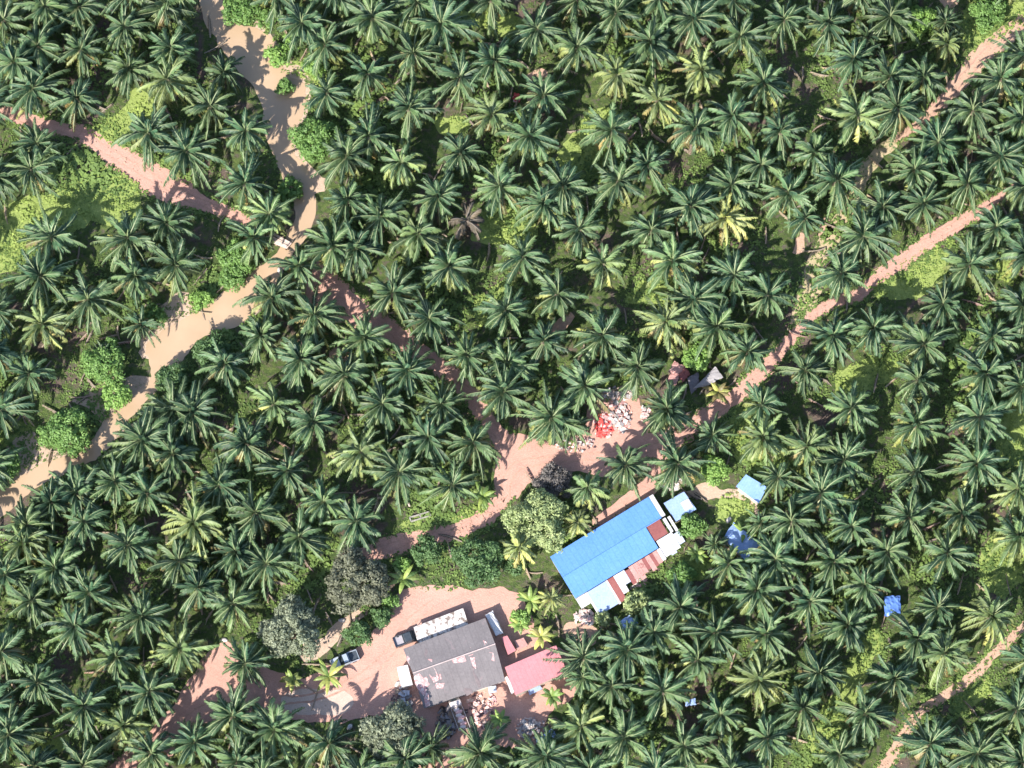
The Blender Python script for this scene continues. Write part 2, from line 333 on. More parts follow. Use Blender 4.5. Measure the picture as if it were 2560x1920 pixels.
# ------------------------------------------------------------------ palm builder
def frond(mb, L, a0, az, drop, age, rng, base, width=1.0, nl=23, col_b=0.0):
    """a pinnate leaf: arching midrib with drooping leaflets on both sides"""
    n = 9; pts = [Vector(base)]; ang = a0; side = rng.gauss(0, 0.42); kink = rng.randrange(3, 8) if rng.random() < .25 else -1; az_ = az
    for i in range(n):
        ang -= drop/n*(0.5+1.0*i/n)+rng.uniform(-.06, .06); az_ += side/n+rng.uniform(-.05, .05)
        if i == kink: ang -= rng.uniform(.3, .8); az_ += rng.uniform(-.3, .3)
        st = L/n; pts.append(pts[-1]+Vector((math.cos(az_)*math.cos(ang), math.sin(az_)*math.cos(ang), math.sin(ang)))*st)
    def at(t):
        x = t*n; i = min(n-1, int(x)); return pts[i].lerp(pts[i+1], x-i), (pts[i+1]-pts[i]).normalized()
    v = rng.random()
    for i in range(n):
        t = i/n; d = (pts[i+1]-pts[i]).normalized(); s_ = d.cross(Vector((0, 0, 1)))
        if s_.length < 1e-3: s_ = Vector((math.sin(az), -math.cos(az), 0))
        s_.normalize(); w0 = 0.085*(1-t)+0.02; w1 = 0.085*(1-t-1/n)+0.02; up = s_.cross(d)*0.03
        mb.face([pts[i]-s_*w0+up, pts[i]+s_*w0+up, pts[i+1]+s_*w1+up, pts[i+1]-s_*w1+up], 0, (age, v, 0.75))
    twist = rng.uniform(-0.35, 0.35); dro = rng.uniform(0.45, 0.95)+age*0.2
    for sd_ in (-1, 1):
        for k in range(nl):
            t = 0.13+0.86*(k+rng.uniform(-.3, .3))/nl; p, d = at(min(0.995, max(0.1, t)))
            s_ = d.cross(Vector((0, 0, 1)))
            if s_.length < 1e-3: s_ = Vector((math.sin(az), -math.cos(az), 0))
            s_.normalize(); up = s_.cross(d); s_ = s_*sd_
            ln = width*(0.35+0.65*math.sin(math.pi*min(1, (t*0.9+0.12)))**0.7)*rng.uniform(0.7, 1.2)
            fw = 0.55+0.75*t; dr = dro+rng.uniform(-0.28, 0.28)+twist*sd_
            dirv = (s_*math.cos(dr)+d*fw-up*math.sin(dr)).normalized(); wv = (d*0.135)
            mid = p+dirv*ln*0.5; tip = p+dirv*ln-Vector((0, 0, 0.16*ln+0.05))
            c = (age, min(1, max(0, v+rng.uniform(-0.2, 0.2))), col_b)
            mb.face([p-wv*0.8, p+wv, mid+wv, mid-wv], 0, c); mb.face([mid-wv, mid+wv, tip+wv*0.25], 0, c)
def crown_mesh(name, seed, nf=32, L=6.0, h=7.1, mt=None, old_frac=0.3, elev=(82, -42), dead=False, width=1.02):
    rng = random.Random(seed); mb = MB(); az = rng.uniform(0, 6.28)
    for i in range(nf):
        t = i/(nf-1); az += R(137.5)+rng.gauss(0, 0.3)
        a0 = R(elev[0]+(elev[1]-elev[0])*t**1.0+rng.gauss(0, 9)); ll = L*(0.55+0.45*min(1, t*1.9))*rng.uniform(0.74, 1.1)
        drop = R(42+46*math.sin(min(1, t*1.4)*1.6)+rng.gauss(4, 16))
        age = max(0, (t-(1-old_frac))/old_frac)**1.4*rng.uniform(0.2, 0.8) + rng.uniform(0, 0.2) + 0.20*t
        r0 = 0.12+0.3*t; base = (math.cos(az)*r0, math.sin(az)*r0, h-0.85*t+0.2)
        if t > .55 and rng.random() < .13: age = .97; a0 -= R(18); drop += R(20)
        elif rng.random() < .07: ll *= .6
        frond(mb, ll, a0, az, drop, age if age > .9 else min(0.6, age), rng, base, width*rng.uniform(.75, 1.2))
    # spear leaves in the heart of the crown
    for k in range(3):
        a = rng.uniform(0, 6.28); frond(mb, L*0.4, R(80), a, R(12), 0.22, rng, (0, 0, h+0.2), 0.28, 9)
    return mb.mesh(name, mt or M_PALM)
def trunk_mesh(name, seed, h=7.0, r=0.42):
    rng = random.Random(seed); mb = MB(); rings = 11; n = 9; P_ = []
    for i in range(rings):
        z = h*i/(rings-1); rr = r*(1.25 if i == 0 else 1)*(1.12 if i % 2 else 0.92)*(1+0.35*max(0, (i-7)/4))
        P_.append([(math.cos(2*math.pi*j/n+i*.35)*rr*rng.uniform(.93, 1.08), math.sin(2*math.pi*j/n+i*.35)*rr, z) for j in range(n)])
    for i in range(rings-1):
        for j in range(n): mb.face([P_[i][j], P_[i][(j+1) % n], P_[i+1][(j+1) % n], P_[i+1][j]])
    mb.face(P_[-1])
    for k in range(22):    # stubs of cut fronds
        a = k*2.4; z = h*(0.25+0.72*k/22); mb.tube((math.cos(a)*r*.8, math.sin(a)*r*.8, z), (math.cos(a)*(r+.22), math.sin(a)*(r+.22), z+.28), .1, .05, 4)
    return mb.mesh(name, M_TRUNK)
CROWNS = [crown_mesh('crown', 100+i, nf=[48, 52, 42, 50, 54, 40, 50, 46, 42, 52, 48, 44, 36, 46][i], L=[6.8, 7.1, 6.6, 7.3, 6.5, 7.0, 6.7, 6.9, 7.4, 6.6, 7.2, 6.7, 6.9, 6.2][i], old_frac=[.3, .4, .25, .45, .3, .35, .5, .3, .4, .25, .55, .3, .4, .2][i]) for i in range(14)]
TRUNKS = [trunk_mesh('trunk', i) for i in range(3)]

# crown centres, read tile by tile: (tile x, tile y, [(x, y, kind, size)]) with 3.456 tile units to a photo pixel
T = [
 (0,0,"420,30 720,60 1080,250 1500,350 350,370 670,440 1085,620 100,560 1490,700,y 320,740 660,860 1810,920 1290,1160 1640,1310 300,1210 280,1460 2080,1560 2130,1100 60,190 1130,-70 1580,-60 1940,620,d,.8 -90,1540 1430,60,d -120,900"),
 (640,0,"140,-50 420,190 620,400 1000,150,o 1400,400 1680,210 2060,490 1370,-20 2050,-20 990,660 1720,700 640,790,o,.85 1330,940 960,1140 2030,1000,y 1270,1410,b 1780,1350 760,1380 2150,1570,b,1.1 640,-100"),
 (1280,0,"220,230 530,430 900,110 900,660,y 1240,380 1570,120 1620,590,y 1980,330 310,820 1290,900,y 150,1180 850,1130,b 1560,1180 1200,1420 1910,1010 2190,730 2110,1390 580,-20 1250,-20 1960,20 900,1580 1900,1590 480,1640"),
 (1920,0,"170,170 490,190 720,560 1050,640 1340,700 1540,400,y,.7 70,740 740,970,y,1.1 1100,930 2060,700 1790,980 2200,470 1500,1190 130,1160 400,1310 570,1530 1290,1440 2020,1320 1740,1560 1070,130,d 2190,1040 190,1650,b 830,330,d,.8 1540,200,d,.7 2230,1660 790,-70"),
 (0,480,"400,350 1120,390 1470,290 1480,640 340,680 760,930 1170,740 380,1160,y 200,1570 2140,400,b 1220,1140,o,.7 -60,1000 -50,1400 1930,1540 930,1380,d,.6"),
 (640,480,"800,80 1080,200 90,180,b 1390,370,y 1590,30 340,640,b 620,470 840,520 1700,660 1180,860 130,960 510,1110,b 930,1270,b 1490,1110 2140,1020 360,1430 40,1230 1850,1380 1300,1520 740,1600 1830,250,x 2190,1480"),
 (1280,480,"280,130 560,340 900,10 1180,290 1560,110 1820,240,Y,.9 80,580 790,640,y 1410,590,b 370,880 1960,700 1580,900 2190,920 240,1310 750,1210 1310,1150,y 1760,1110 2010,1380 1060,1490 620,1640"),
 (1920,480,"2246,587 330,230,o,.8 980,120 1370,100 820,400 1960,290 640,710 1710,620 1530,980 2190,960 560,1220 900,1180 1350,1290 1990,1260 20,900 340,1520 1290,1620 1880,1600"),
 (0,960,"0,1660 1490,190 1700,270 1220,450 1490,620 2100,530 650,930 970,840 1290,980 460,1030 1900,920 1680,1210,y 720,1210 220,1390,y 1060,1400 490,1570 1510,1540 2050,1470 2190,1100 310,1180,d -20,230 -60,700"),
 (640,960,"120,170,b 480,370 1080,180 700,30 1600,150 860,620,y 1480,490 1910,510 260,750 1210,780 590,970,b 1680,880 60,1110 820,1220 370,1330 100,1560 2130,80"),
 (1280,960,"290,260 500,370,o,.8 700,930,c 1010,750,o,.85 1450,670 1370,200 620,40 2190,500,y 2160,160 1740,430,o,.7 560,1180,C,.7 80,1410,C,.85 1770,1370,o,.55 2125,1215,o,.5 1880,1590,b,.8"),
 (1920,960,"80,150 740,220 1280,70 340,530,y 660,590 1280,370 1800,290 500,890 1240,740 1790,700 110,800,o,.8 260,1180 690,1220 1200,1110 1690,1150 2180,940,y 2140,1310,y 110,1500 570,1540 1040,1460 1550,1450 2170,30"),
 (0,1440,"260,240 590,480 1190,350 1700,130 2030,240 30,650 990,740 1540,640,y 350,950 1290,1010 720,1120 90,1370 1030,1340,y 1670,1450 1320,1550 2020,1600 2020,1190 2120,740,o,.9 830,140 330,1630 -60,1100 760,1640,d"),
 (640,1440,"200,1370,b 640,1500 1950,1530 1300,1640 1520,1450,d,.8 912,1710 110,1710 -130,1060,o,.8"),
 (1280,1440,"1220,520 1430,280 1730,480 2100,160 990,680 1570,770 2110,840,y 840,970 1280,1000 600,1290,y 950,1390 1860,1200 1560,1480 1220,1680 660,1680 1880,1690 290,1590 2190,1450 330,200,C,.6 620,680,d,.9 640,860,b,.7 2190,520"),
 (1920,1440,"310,230 860,110 1440,220 1860,370,y 60,510 690,460 1270,570 1600,690,y 430,830 1100,880 280,1140 860,1230 1400,1450 1860,1550 2110,1180 2240,720 670,1540 60,1470 2220,1620"),
]
pal = []
for ox, oy, s_ in T:
    for it in s_.split():
        q = it.split(','); pal.append((ox+float(q[0])/3.456, oy+float(q[1])/3.456, q[2] if len(q) > 2 else 'o', float(q[3]) if len(q) > 3 else 1.0))
ded = []
for p in pal:
    if all(math.hypot(p[0]-q[0], p[1]-q[1]) > 42 for q in ded): ded.append(p)
pal = ded
# features the labels refer to
FEAT = [('beside the muddy stream', RIVER[::2], 75), ('beside the red dirt road', [(a, b_) for k in ('west', 'mid', 'east', 'south') for a, b_, _ in ROADS[k]], 75),
        ('by the north eastern track', [(a, b_) for a, b_, _ in ROADS['northeast']], 80), ('by the lower right track', [(a, b_) for a, b_, _ in ROADS['southeast']], 80),
        ('near the long blue roof', [(1400,1400),(1480,1340),(1560,1290),(1640,1250),(1660,1340),(1520,1500),(1600,1400)], 120),
        ('near the grey roof', [(1020,1620),(1100,1560),(1200,1530),(1250,1700),(1100,1770)], 110), ('by the red dirt yard', [(450,1780),(560,1720),(700,1760),(850,1800),(960,1560)], 90)]
def place_words(x, y):
    best = None
    for nm, pts, lim in FEAT:
        d = min(math.hypot(x-a, y-b_) for a, b_ in pts)
        if d < lim and (best is None or d < best[0]): best = (d, nm)
    return best[1] if best else 'in the dense plantation'
LOOK = {'o': 'green oil palm', 'y': 'yellow-tinged oil palm', 'Y': 'bright yellow oil palm', 'b': 'fresh green oil palm', 'd': 'dull shaded oil palm', 'x': 'dead grey-brown oil palm', 'c': 'coconut palm', 'C': 'yellowing coconut palm'}
# r = yellowness added, g = brightness
COLS = {'o': (0.0, 1.0), 'y': (0.24, 1.2), 'Y': (0.52, 1.3), 'b': (0.10, 1.3), 'd': (0.03, 0.72), 'x': (0, 1), 'c': (0.16, 1.1), 'C': (0.40, 1.15)}  # 'd': shade on dim crowns is put into a darker leaf colour
DEADC = crown_mesh('crown', 900, nf=16, L=5.0, mt=M_DEAD, elev=(60, -55))
COCOC = crown_mesh('crown', 901, nf=26, L=5.2, h=7.6, elev=(75, -20), width=1.15); COCOT = trunk_mesh('trunk', 44, 7.4, 0.2)
rnd = random.Random(5); used = set()
ALLP = []
for i, (x, y, k, s_) in enumerate(pal):
    name = {'c': 'coconut_palm', 'C': 'coconut_palm'}.get(k, 'oil_palm'); sc = s_*rnd.uniform(0.84, 1.12)
    hz = rnd.uniform(0.85, 1.12)*(s_ if s_ < 1 else 1); ztop = (7.4 if name[0] == 'c' else 7.1)*hz
    p = P(x, y, ztop); ALLP.append((p.x, p.y))
    lab = '%s %s, %d%% across and %d%% down the photo' % (LOOK[k], place_words(x, y), round(max(0, min(100, x/25.6))), round(max(0, min(100, y/19.2))))
    while lab in used: lab = lab.replace('% down', '.5% down')
    used.add(lab)
    e = empty(name, (p.x, p.y, 0), rnd.uniform(0, 6.28), label=lab, cat='palm tree', group='oil palms of the plantation' if name[0] == 'o' else 'coconut palms around the blue roofed house')
    e.scale = (sc, sc, hz)
    e.rotation_euler = (rnd.gauss(0, 0.07), rnd.gauss(0, 0.07), rnd.uniform(0, 6.28))
    me = {'x': DEADC, 'c': COCOC, 'C': COCOC}.get(k) or CROWNS[rnd.randrange(14)]
    for nm, mesh in (('trunk', COCOT if name[0] == 'c' else TRUNKS[i % 3]), ('crown', me)):
        o = bpy.data.objects.new(nm, mesh); C.objects.link(o); o.parent = e
        if nm == 'crown':
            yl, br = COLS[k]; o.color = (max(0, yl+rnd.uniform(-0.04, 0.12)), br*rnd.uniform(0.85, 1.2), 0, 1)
print('palms in photo', len(pal))
# palms that continue the plantation beyond the frame, one object
mb = MB(); rr = random.Random(11); out = []
row = 0; yy = -620
while yy < 2600:
    xx = -560+(row % 2)*66
    while xx < 3140:
        x = xx+rr.uniform(-14, 14); y = yy+rr.uniform(-14, 14)
        if (x < -35 or x > 2595 or y < -40 or y > 1965) and all(math.hypot(x-a[0], y-a[1]) > 95 for a in pal) and min(math.hypot(x-a, y-b_) for k in ROADS.values() for a, b_, _ in k) > 60:
            out.append((x, y))
        xx += 132
    yy += 114; row += 1
LIGHTC = [crown_mesh('crown', 300+i, nf=20) for i in range(3)]
import numpy as np
def arr(me):
    v = np.empty(len(me.vertices)*3, 'f'); me.vertices.foreach_get('co', v); f = [tuple(p.vertices) for p in me.polygons]
    return v.reshape(-1, 3), f, (np.array([c.color[:] for c in me.color_attributes['tint'].data], 'f') if 'tint' in me.color_attributes else np.zeros((len(me.loops), 4), 'f'))
SRC = [arr(m_) for m_ in LIGHTC]; TS = arr(TRUNKS[0]); V, F, MI, CO, base = [], [], [], [], 0
for i, (x, y) in enumerate(out):
    p = P(x, y, 7); a = rr.uniform(0, 6.28); k = rr.uniform(.9, 1.05); M = np.array([[math.cos(a), -math.sin(a), 0], [math.sin(a), math.cos(a), 0], [0, 0, 1]])*k
    for (v_, f_, c_), mi in ((SRC[i % 3], 0), (TS, 1)):
        V.append(v_ @ M.T+np.array([p.x, p.y, 0])); F += [tuple(q+base for q in t) for t in f_]; MI += [mi]*len(f_); CO.append(c_); base += len(v_)
me = bpy.data.meshes.new('palm_plantation'); me.from_pydata(np.concatenate(V).tolist(), [], F); me.materials.append(M_PALM); me.materials.append(M_TRUNK)
me.polygons.foreach_set('material_index', MI); at = me.color_attributes.new('tint', 'FLOAT_COLOR', 'CORNER'); at.data.foreach_set('color', np.concatenate(CO).ravel()); me.update()
o = bpy.data.objects.new('palm_plantation', me); C.objects.link(o); o.color = (0.05, 1, 0, 1)
tag(o, 'oil palms continuing beyond the edges of the photo', 'palm trees', kind='stuff')

# ------------------------------------------------------------------ broadleaf trees
def tree(x, y, r, kind, h, label, name='tree', cat='tree', leaf=0.42, dens=1.0, group=None, flat=0.75, trunk=True):
    rw = r/15.06; p = P(x, y, h*0.7); rng = random.Random(int(x*7+y))
    e = empty(name, (p.x, p.y, 0), 0, label=label, cat=cat, group=group)
    mb = MB(); cl = []
    nclump = int(20+rw*rw*9)
    for i in range(nclump):
        a = rng.uniform(0, 6.28); el = math.asin(rng.uniform(-0.15, 1)); q = rng.uniform(0.7, 1.0)*(1+0.16*math.sin(a*3+x)+0.12*math.sin(a*5+y))
        c = Vector((math.cos(a)*math.cos(el)*rw*q*.82, math.sin(a)*math.cos(el)*rw*q*.82, h*0.55+math.sin(el)*rw*flat*q*.8+rng.uniform(-.5, .4))); cl.append((c, rng.uniform(0.45, 0.9)*min(1, .55+rw*.12)))
    for c, cr in cl:
        tone = rng.uniform(0, 1)
        for k in range(int((cr/leaf)**2*10*dens)+12):
            d = Vector((rng.gauss(0, 1), rng.gauss(0, 1), rng.gauss(0, 1)+0.35)).normalized(); q = c+d*cr*rng.uniform(0.7, 1.08)
            nrm = (d+Vector((rng.uniform(-.7, .7), rng.uniform(-.7, .7), rng.uniform(-.3, .8)))).normalized()
            u = nrm.orthogonal().normalized(); u = (Matrix.Rotation(rng.uniform(0, 6.28), 3, nrm) @ u); w_ = nrm.cross(u); l = leaf*rng.uniform(.6, 1.25)
            t = min(1, max(0, tone*0.55+rng.uniform(0, .5)))
            mb.face([q-u*l*.55, q+w_*l*.3, q+u*l*.6, q-w_*l*.3], 0, (t, 0, 0))
    mb.build('crown', M_LV[kind], e)
    if trunk:
        tb = MB(); tb.tube((0, 0, 0), (0.1*rw, 0, h*0.4), 0.05*h+.05, 0.035*h+.03, 8)
        for k in range(5):
            c = cl[k*3 % len(cl)][0]; tb.tube((0.1*rw, 0, h*0.38), c*0.8, 0.025*h+.03, 0.03, 6)
        tb.build('trunk', M_BARK, e)
    return e
tree(1343,1300,86,'pale',8.5,'large pale green broadleaf tree left of the long blue roof',leaf=.42)
tree(726,1570,84,'grey',9,'big grey-green tree left of the dark hedge bushes, above the parked pickup')
tree(888,1450,92,'brown',8,'wide olive-brown tree above the sandy path to the red yard')
tree(985,1835,92,'grey',8.5,'big grey-green tree below left of the grey roofed house')
tree(1200,1400,72,'dark',7.5,'dark green tree between the red road and the yard')
tree(1065,1375,42,'dark',5,'small dark tree on the lower edge of the red road')
tree(168,1078,72,'green',6,'round fresh green tree standing on the sand bar beside the stream')
tree(262,905,62,'green',6.5,'green tree on the left bank where the stream narrows')
tree(290,985,42,'bright',5,'light green bush beside the stream under the larger green tree')
tree(12,1165,44,'green',5,'green bush by the stream at the left edge of the photo')
tree(532,880,55,'dark',5,'dark green bush on the right bank of the stream bend')
tree(432,945,46,'dark',5,'dark bush on the lower bank, left of the stream bend')
tree(785,345,66,'green',5.5,'broad green bush on the right bank of the upper stream')
tree(697,138,36,'bright',3.5,'bright green bush on the sand beside the upper stream')
tree(712,215,21,'green',2.5,'tiny green shrub on the sand bank of the upper stream')
tree(668,45,28,'green',3.5,'small green bush at the top of the sand bank')
tree(600,20,52,'green',5,'green tree at the very top edge beside the stream')
tree(790,160,36,'bright',2.5,'light green scrub between the palms and the upper stream')
tree(2300,48,44,'bright',5,'bright green tree by the track in the top right corner')
tree(2215,25,50,'green',5,'mid green tree at the top edge left of the bright one')
tree(2470,30,52,'green',3,'low green scrub beside the top right track')
tree(1786,1172,40,'bright',4.5,'bright green round bush above the small blue huts')
tree(1745,893,40,'bright',4.5,'bright green tree between the two collapsed shed roofs')
tree(896,1582,37,'dark',4,'larger dark green hedge bush on the edge of the red yard',group='dark hedge bushes along the yard')
tree(955,1540,28,'dark',3.6,'smaller dark green hedge bush nearer the grey roof',group='dark hedge bushes along the yard')
tree(978,1500,22,'green',3,'light green bush at the top of the hedge by the yard')
tree(1386,1205,52,'dry',3.5,'leafless brown-grey dry tree beside the red road junction',leaf=.3)
tree(1007,1412,22,'bright',3,'bright yellow-green shrub below the red road')
tree(503,748,29,'bright',3,'bright green round bush on the left bank of the stream')
tree(582,692,38,'green',3.5,'green bush on the bank just below the wooden bridge')
tree(595,640,50,'green',4.5,'green tree under the palm left of the wooden bridge')
tree(1730,1315,36,'green',3.5,'green bush beside the right end of the blue roofed house')
tree(1702,1440,38,'green',3.5,'green bush below the patched roof panels of the house')
tree(1594,1508,36,'pale',4,'pale leafy bush against the lower edge of the patched roof')
tree(1507,1548,20,'pale',3,'small pale bush at the foot of the light blue roof sheet')
tree(1285,1410,30,'dark',5,'dark leafy tree between the yellow coconut palm and the dark tree')
tree(392,1022,26,'dark',3,'dark scrub on the lower bank of the stream')
tree(725,470,34,'green',3,'low green shrub above the bridge on the right bank')
tree(1300,1545,26,'bright',2.6,'bright green shrub at the right corner of the yard')
tree(1462,1680,34,'bright',3,'light green scrub to the right of the red roof')
tree(1320,1900,40,'dark',3.5,'dark scrub below the rubble heap')
tree(385,790,34,'green',3,'green scrub above the sand on the inner stream bend')
tree(735,100,30,'bright',2.5,'yellow-green scrub beside the leaning palm by the stream')

# banana and small coconut clumps
def banana(x, y, r, label, kind=0.3, n_=11):
    p = P(x, y, 2.0); rng = random.Random(int(x+y)); rw = r/15.06
    e = empty('banana_plant', (p.x, p.y, 0), 0, label=label, cat='banana plant', group='banana plants')
    mb = MB()
    for i in range(n_):
        a = i*2.4+rng.uniform(-.3, .3); el = R(rng.uniform(25, 70)); pts = [Vector((0, 0, 1.6))]; L = rw*rng.uniform(.8, 1.15)
        for k in range(6): pts.append(pts[-1]+Vector((math.cos(a)*math.cos(el), math.sin(a)*math.cos(el), math.sin(el)))*L/5); el -= R(15)
        s_ = Vector((-math.sin(a), math.cos(a), 0)); ag = rng.uniform(0, .4)+kind; vv = rng.random()
        for k in range(6):
            w0 = 0.36*math.sin(math.pi*(k/6*.93+.05)); w1 = 0.36*math.sin(math.pi*((k+1)/6*.93+.05)); dz = Vector((0, 0, -.1))
            for sg in (1, -1):
                q = [pts[k], pts[k+1], pts[k+1]+s_*w1*sg+dz, pts[k]+s_*w0*sg+dz]; mb.face(q, 0, (ag, min(1, vv+rng.uniform(-.1, .1)), 0))
    o = mb.build('crown', M_BANANA, e); o.color = (0, 1.1, 0, 1)
    t = MB(); t.tube((0, 0, 0), (0, 0, 1.8), .16, .1, 8); t.build('trunk', M_LV['pale'], e)
banana(822,1690,44,'banana plant leaning by the tail of the pickup parked out in the yard')
banana(1207,1240,38,'small banana plant on the inside of the road bend',.1)
banana(1008,1448,40,'banana plant at the top left corner of the yard',.1)
banana(1352,1590,34,'yellow banana plant just above the red roof',.5)
banana(1325,1500,34,'banana plant in the bushes at the yard corner, above the red roof',.2)
banana(1300,1560,28,'low banana plant behind the white roof sheet',.2)
banana(1380,1740,30,'banana plant below the red roof',.1)
banana(1250,1800,26,'banana plant to the right of the old lorry',.1)
banana(1795,980,36,'bright yellow banana plant below the collapsed grey roof',.7)
banana(730,1700,30,'yellow banana plant left of the concrete apron',.4)
banana(1740,1385,30,'banana plant beside the patched hut roofs',.1)
banana(1860,1330,34,'banana plant behind the tarpaulin covered hut',.0)
banana(1590,1490,26,'pale banana plant against the patched roof',.3)
banana(430,1000,26,'banana plant among the palms below the stream',.1)

# ------------------------------------------------------------------ grass and litter
def scatter_grass(name, pts, label, seed, hgt=(.12, .38), mt=M_GRASS):
    rng = random.Random(seed); mb = MB()
    for (x, y, s_) in pts:
        tone = 0.5+0.5*noise.noise(Vector((x*.4, y*.4, 1)))
        for k in range(4):
            a = rng.uniform(0, 6.28); l = rng.uniform(*hgt)*s_; c = Vector((x+rng.uniform(-.22, .22), y+rng.uniform(-.22, .22), 0)); d = Vector((math.cos(a), math.sin(a), 0)); s2 = Vector((-d.y, d.x, 0))*l*.42
            m_ = c+d*l*.5+Vector((0, 0, l*.75)); t_ = c+d*l*1.25+Vector((0, 0, l*.6))
            mb.face([c-s2*.4, c+s2*.4, m_+s2, m_-s2], 0, (min(1, max(0, tone+rng.uniform(-.3, .3))), 0, 0)); mb.face([m_-s2, m_+s2, t_], 0, (min(1, tone+rng.uniform(0, .3)), 0, 0))
    tag(mb.build(name, mt), label, 'grass', kind='stuff')
def inside(x, y, poly):
    c = False; j = len(poly)-1
    for i in range(len(poly)):
        if (poly[i][1] > y) != (poly[j][1] > y) and x < (poly[j][0]-poly[i][0])*(y-poly[i][1])/(poly[j][1]-poly[i][1]+1e-9)+poly[i][0]: c = not c
        j = i
    return c
pts = []; rg = random.Random(3)
for g in LAWNS:
    xs = [a for a, _ in g]; ys = [b_ for _, b_ in g]; A = (max(xs)-min(xs))*(max(ys)-min(ys))/226
    for _ in range(int(A*3.2)):
        x = rg.uniform(min(xs)-8, max(xs)+8); y = rg.uniform(min(ys)-8, max(ys)+8)
        if inside(x, y, g):
            p = P(x, y); s_ = 0.55+1.3*max(0, noise.noise(Vector((p.x*.3, p.y*.3, 0)))+.3); pts.append((p.x, p.y, s_))
scatter_grass('grass', pts, 'bright yellow-green grass and weeds in the clearings', 1)
def near_road(x, y):
    if inside(x, y, RIVER): return True
    for k in ROADS.values():
        for i in range(len(k)-1):
            ax, ay, w0 = k[i]; bx, by, w1 = k[i+1]; dx, dy = bx-ax, by-ay; t = max(0, min(1, ((x-ax)*dx+(y-ay)*dy)/(dx*dx+dy*dy)))
            if math.hypot(x-ax-t*dx, y-ay-t*dy) < max(w0, w1)*.52: return True
    return False
YARDS = [[(1235,1090),(1300,1080),(1430,1120),(1475,1010),(1600,985),(1650,1085),(1750,1090),(1640,1165),(1500,1330),(1330,1200),(1275,1270),(1230,1260)],
 [(985,1482),(1290,1465),(1450,1640),(1445,1740),(1360,1870),(1120,1960),(1030,1860),(860,1815),(560,1790),(390,1960),(240,1960),(420,1780),(570,1590),(790,1690)]]
pts = []
for _ in range(62000):
    x = rg.uniform(-20, 2580); y = rg.uniform(-20, 1940)
    q = noise.noise(Vector((x*.006, y*.006, 7)))
    if q < -0.28 or near_road(x, y) or any(inside(x, y, g) for g in YARDS): continue
    p = P(x, y); pts.append((p.x, p.y, .5+q*1.6))
for nm, k in ROADS.items():
    for i in range(len(k)-1):
        (ax, ay, w0), (bx, by, w1) = k[i], k[i+1]; l = math.hypot(bx-ax, by-ay)
        for _ in range(int(l*1.1)):
            t = rg.random(); wd = (w0+(w1-w0)*t)/2; q = rg.random()
            off = wd*rg.choice((-1, 1))*rg.uniform(.86, 1.3) if q < .93 or nm != 'southeast' else rg.gauss(0, 2.2)
            if q >= .8 and noise.noise(Vector((ax*.01+t, ay*.01, 0))) < .0 and nm != 'southeast': continue
            p = P(ax+(bx-ax)*t-(by-ay)/l*off, ay+(by-ay)*t+(bx-ax)/l*off); pts.append((p.x, p.y, rg.uniform(.35, .8)))
mb_ = MB()
for _ in range(1500):
    nm = rg.choice(list(ROADS)); k = ROADS[nm]; i = rg.randrange(len(k)-1); t = rg.random(); ax, ay, w0 = k[i]; bx, by, w1 = k[i+1]; l = math.hypot(bx-ax, by-ay)
    off = rg.gauss(0, w0*.4); p = P(ax+(bx-ax)*t-(by-ay)/l*off, ay+(by-ay)*t+(bx-ax)/l*off, .06); z_ = rg.uniform(.05, .2)
    mb_.box((p.x, p.y, .05+z_*.3), (z_*rg.uniform(.8, 1.6), z_, z_*.7), rg.uniform(0, 3), tilt=rg.uniform(-.3, .3))
tag(mb_.build('stones', M_ROAD2), 'small stones and clods along the dirt roads', 'stones', kind='stuff')
scatter_grass('undergrowth', pts, 'low green undergrowth between the palm trunks', 2, (.2, .55), M_LV['under'])
mb = MB(); rl = random.Random(8); k = 0
while k < 620:
    x = rl.uniform(0, 2560); y = rl.uniform(0, 1920)
    if near_road(x, y) or any(inside(x, y, g) for g in YARDS) or any(inside(x, y, g) for g in LAWNS): continue
    p = P(x, y); frond(mb, rl.uniform(2.5, 4.5), R(4), rl.uniform(0, 6.28), R(6), rl.random(), rl, (p.x, p.y, rl.uniform(.2, .6)), .55, 12); k += 1
tag(mb.build('fallen_fronds', M_LITTER), 'dry cut palm fronds lying between the trunks', 'dead fronds', kind='stuff').color = (0, 1, 0, 1)

# ------------------------------------------------------------------ buildings
AX = R(31.3)
BLUE = m_roof('blue_roof_sheet', (0.10, 0.25, 0.62), (0.13, 0.29, 0.67), rough=.45, ang=R(31), seam=.32)
LBLUE = m_roof('faded_blue_sheet', (0.28, 0.36, 0.60), (0.35, 0.44, 0.68), rust=(0.22, 0.31, 0.62), rust_amt=.62, rough=.55)
TARP = m_roof('blue_tarpaulin', (0.24, 0.35, 0.62), (0.32, 0.44, 0.68), rust=(0.42, 0.52, 0.68), rust_amt=.66, rough=.4)
WHITE = m_roof('white_sheet', (0.55, 0.53, 0.55), (0.66, 0.64, 0.66), rust=(0.40, 0.32, 0.31), rust_amt=.68)
BWHITE = m_roof('bluish_white_sheet', (0.40, 0.45, 0.56), (0.48, 0.53, 0.63), rust=(0.5, 0.45, 0.45), rust_amt=.7)
RUST = m_roof('rusty_red_sheet', (0.22, 0.065, 0.065), (0.28, 0.10, 0.09), rust=(0.18, 0.07, 0.06), rust_amt=.6, rough=.8)
PINK = m_roof('rust_pink_sheet', (0.40, 0.20, 0.18), (0.50, 0.29, 0.26), rust=(0.28, 0.12, 0.11), rust_amt=.56, rust2=(0.54, 0.42, 0.40), rough=.8)
GREY = m_roof('grey_fibre_roof', (0.155, 0.138, 0.142), (0.21, 0.188, 0.19), rough=.85, ang=R(20), seam=.3)
m = GREY; n = m.node_tree; b = n.nodes['Principled BSDF']; src = b.inputs['Base Color'].links[0].from_socket
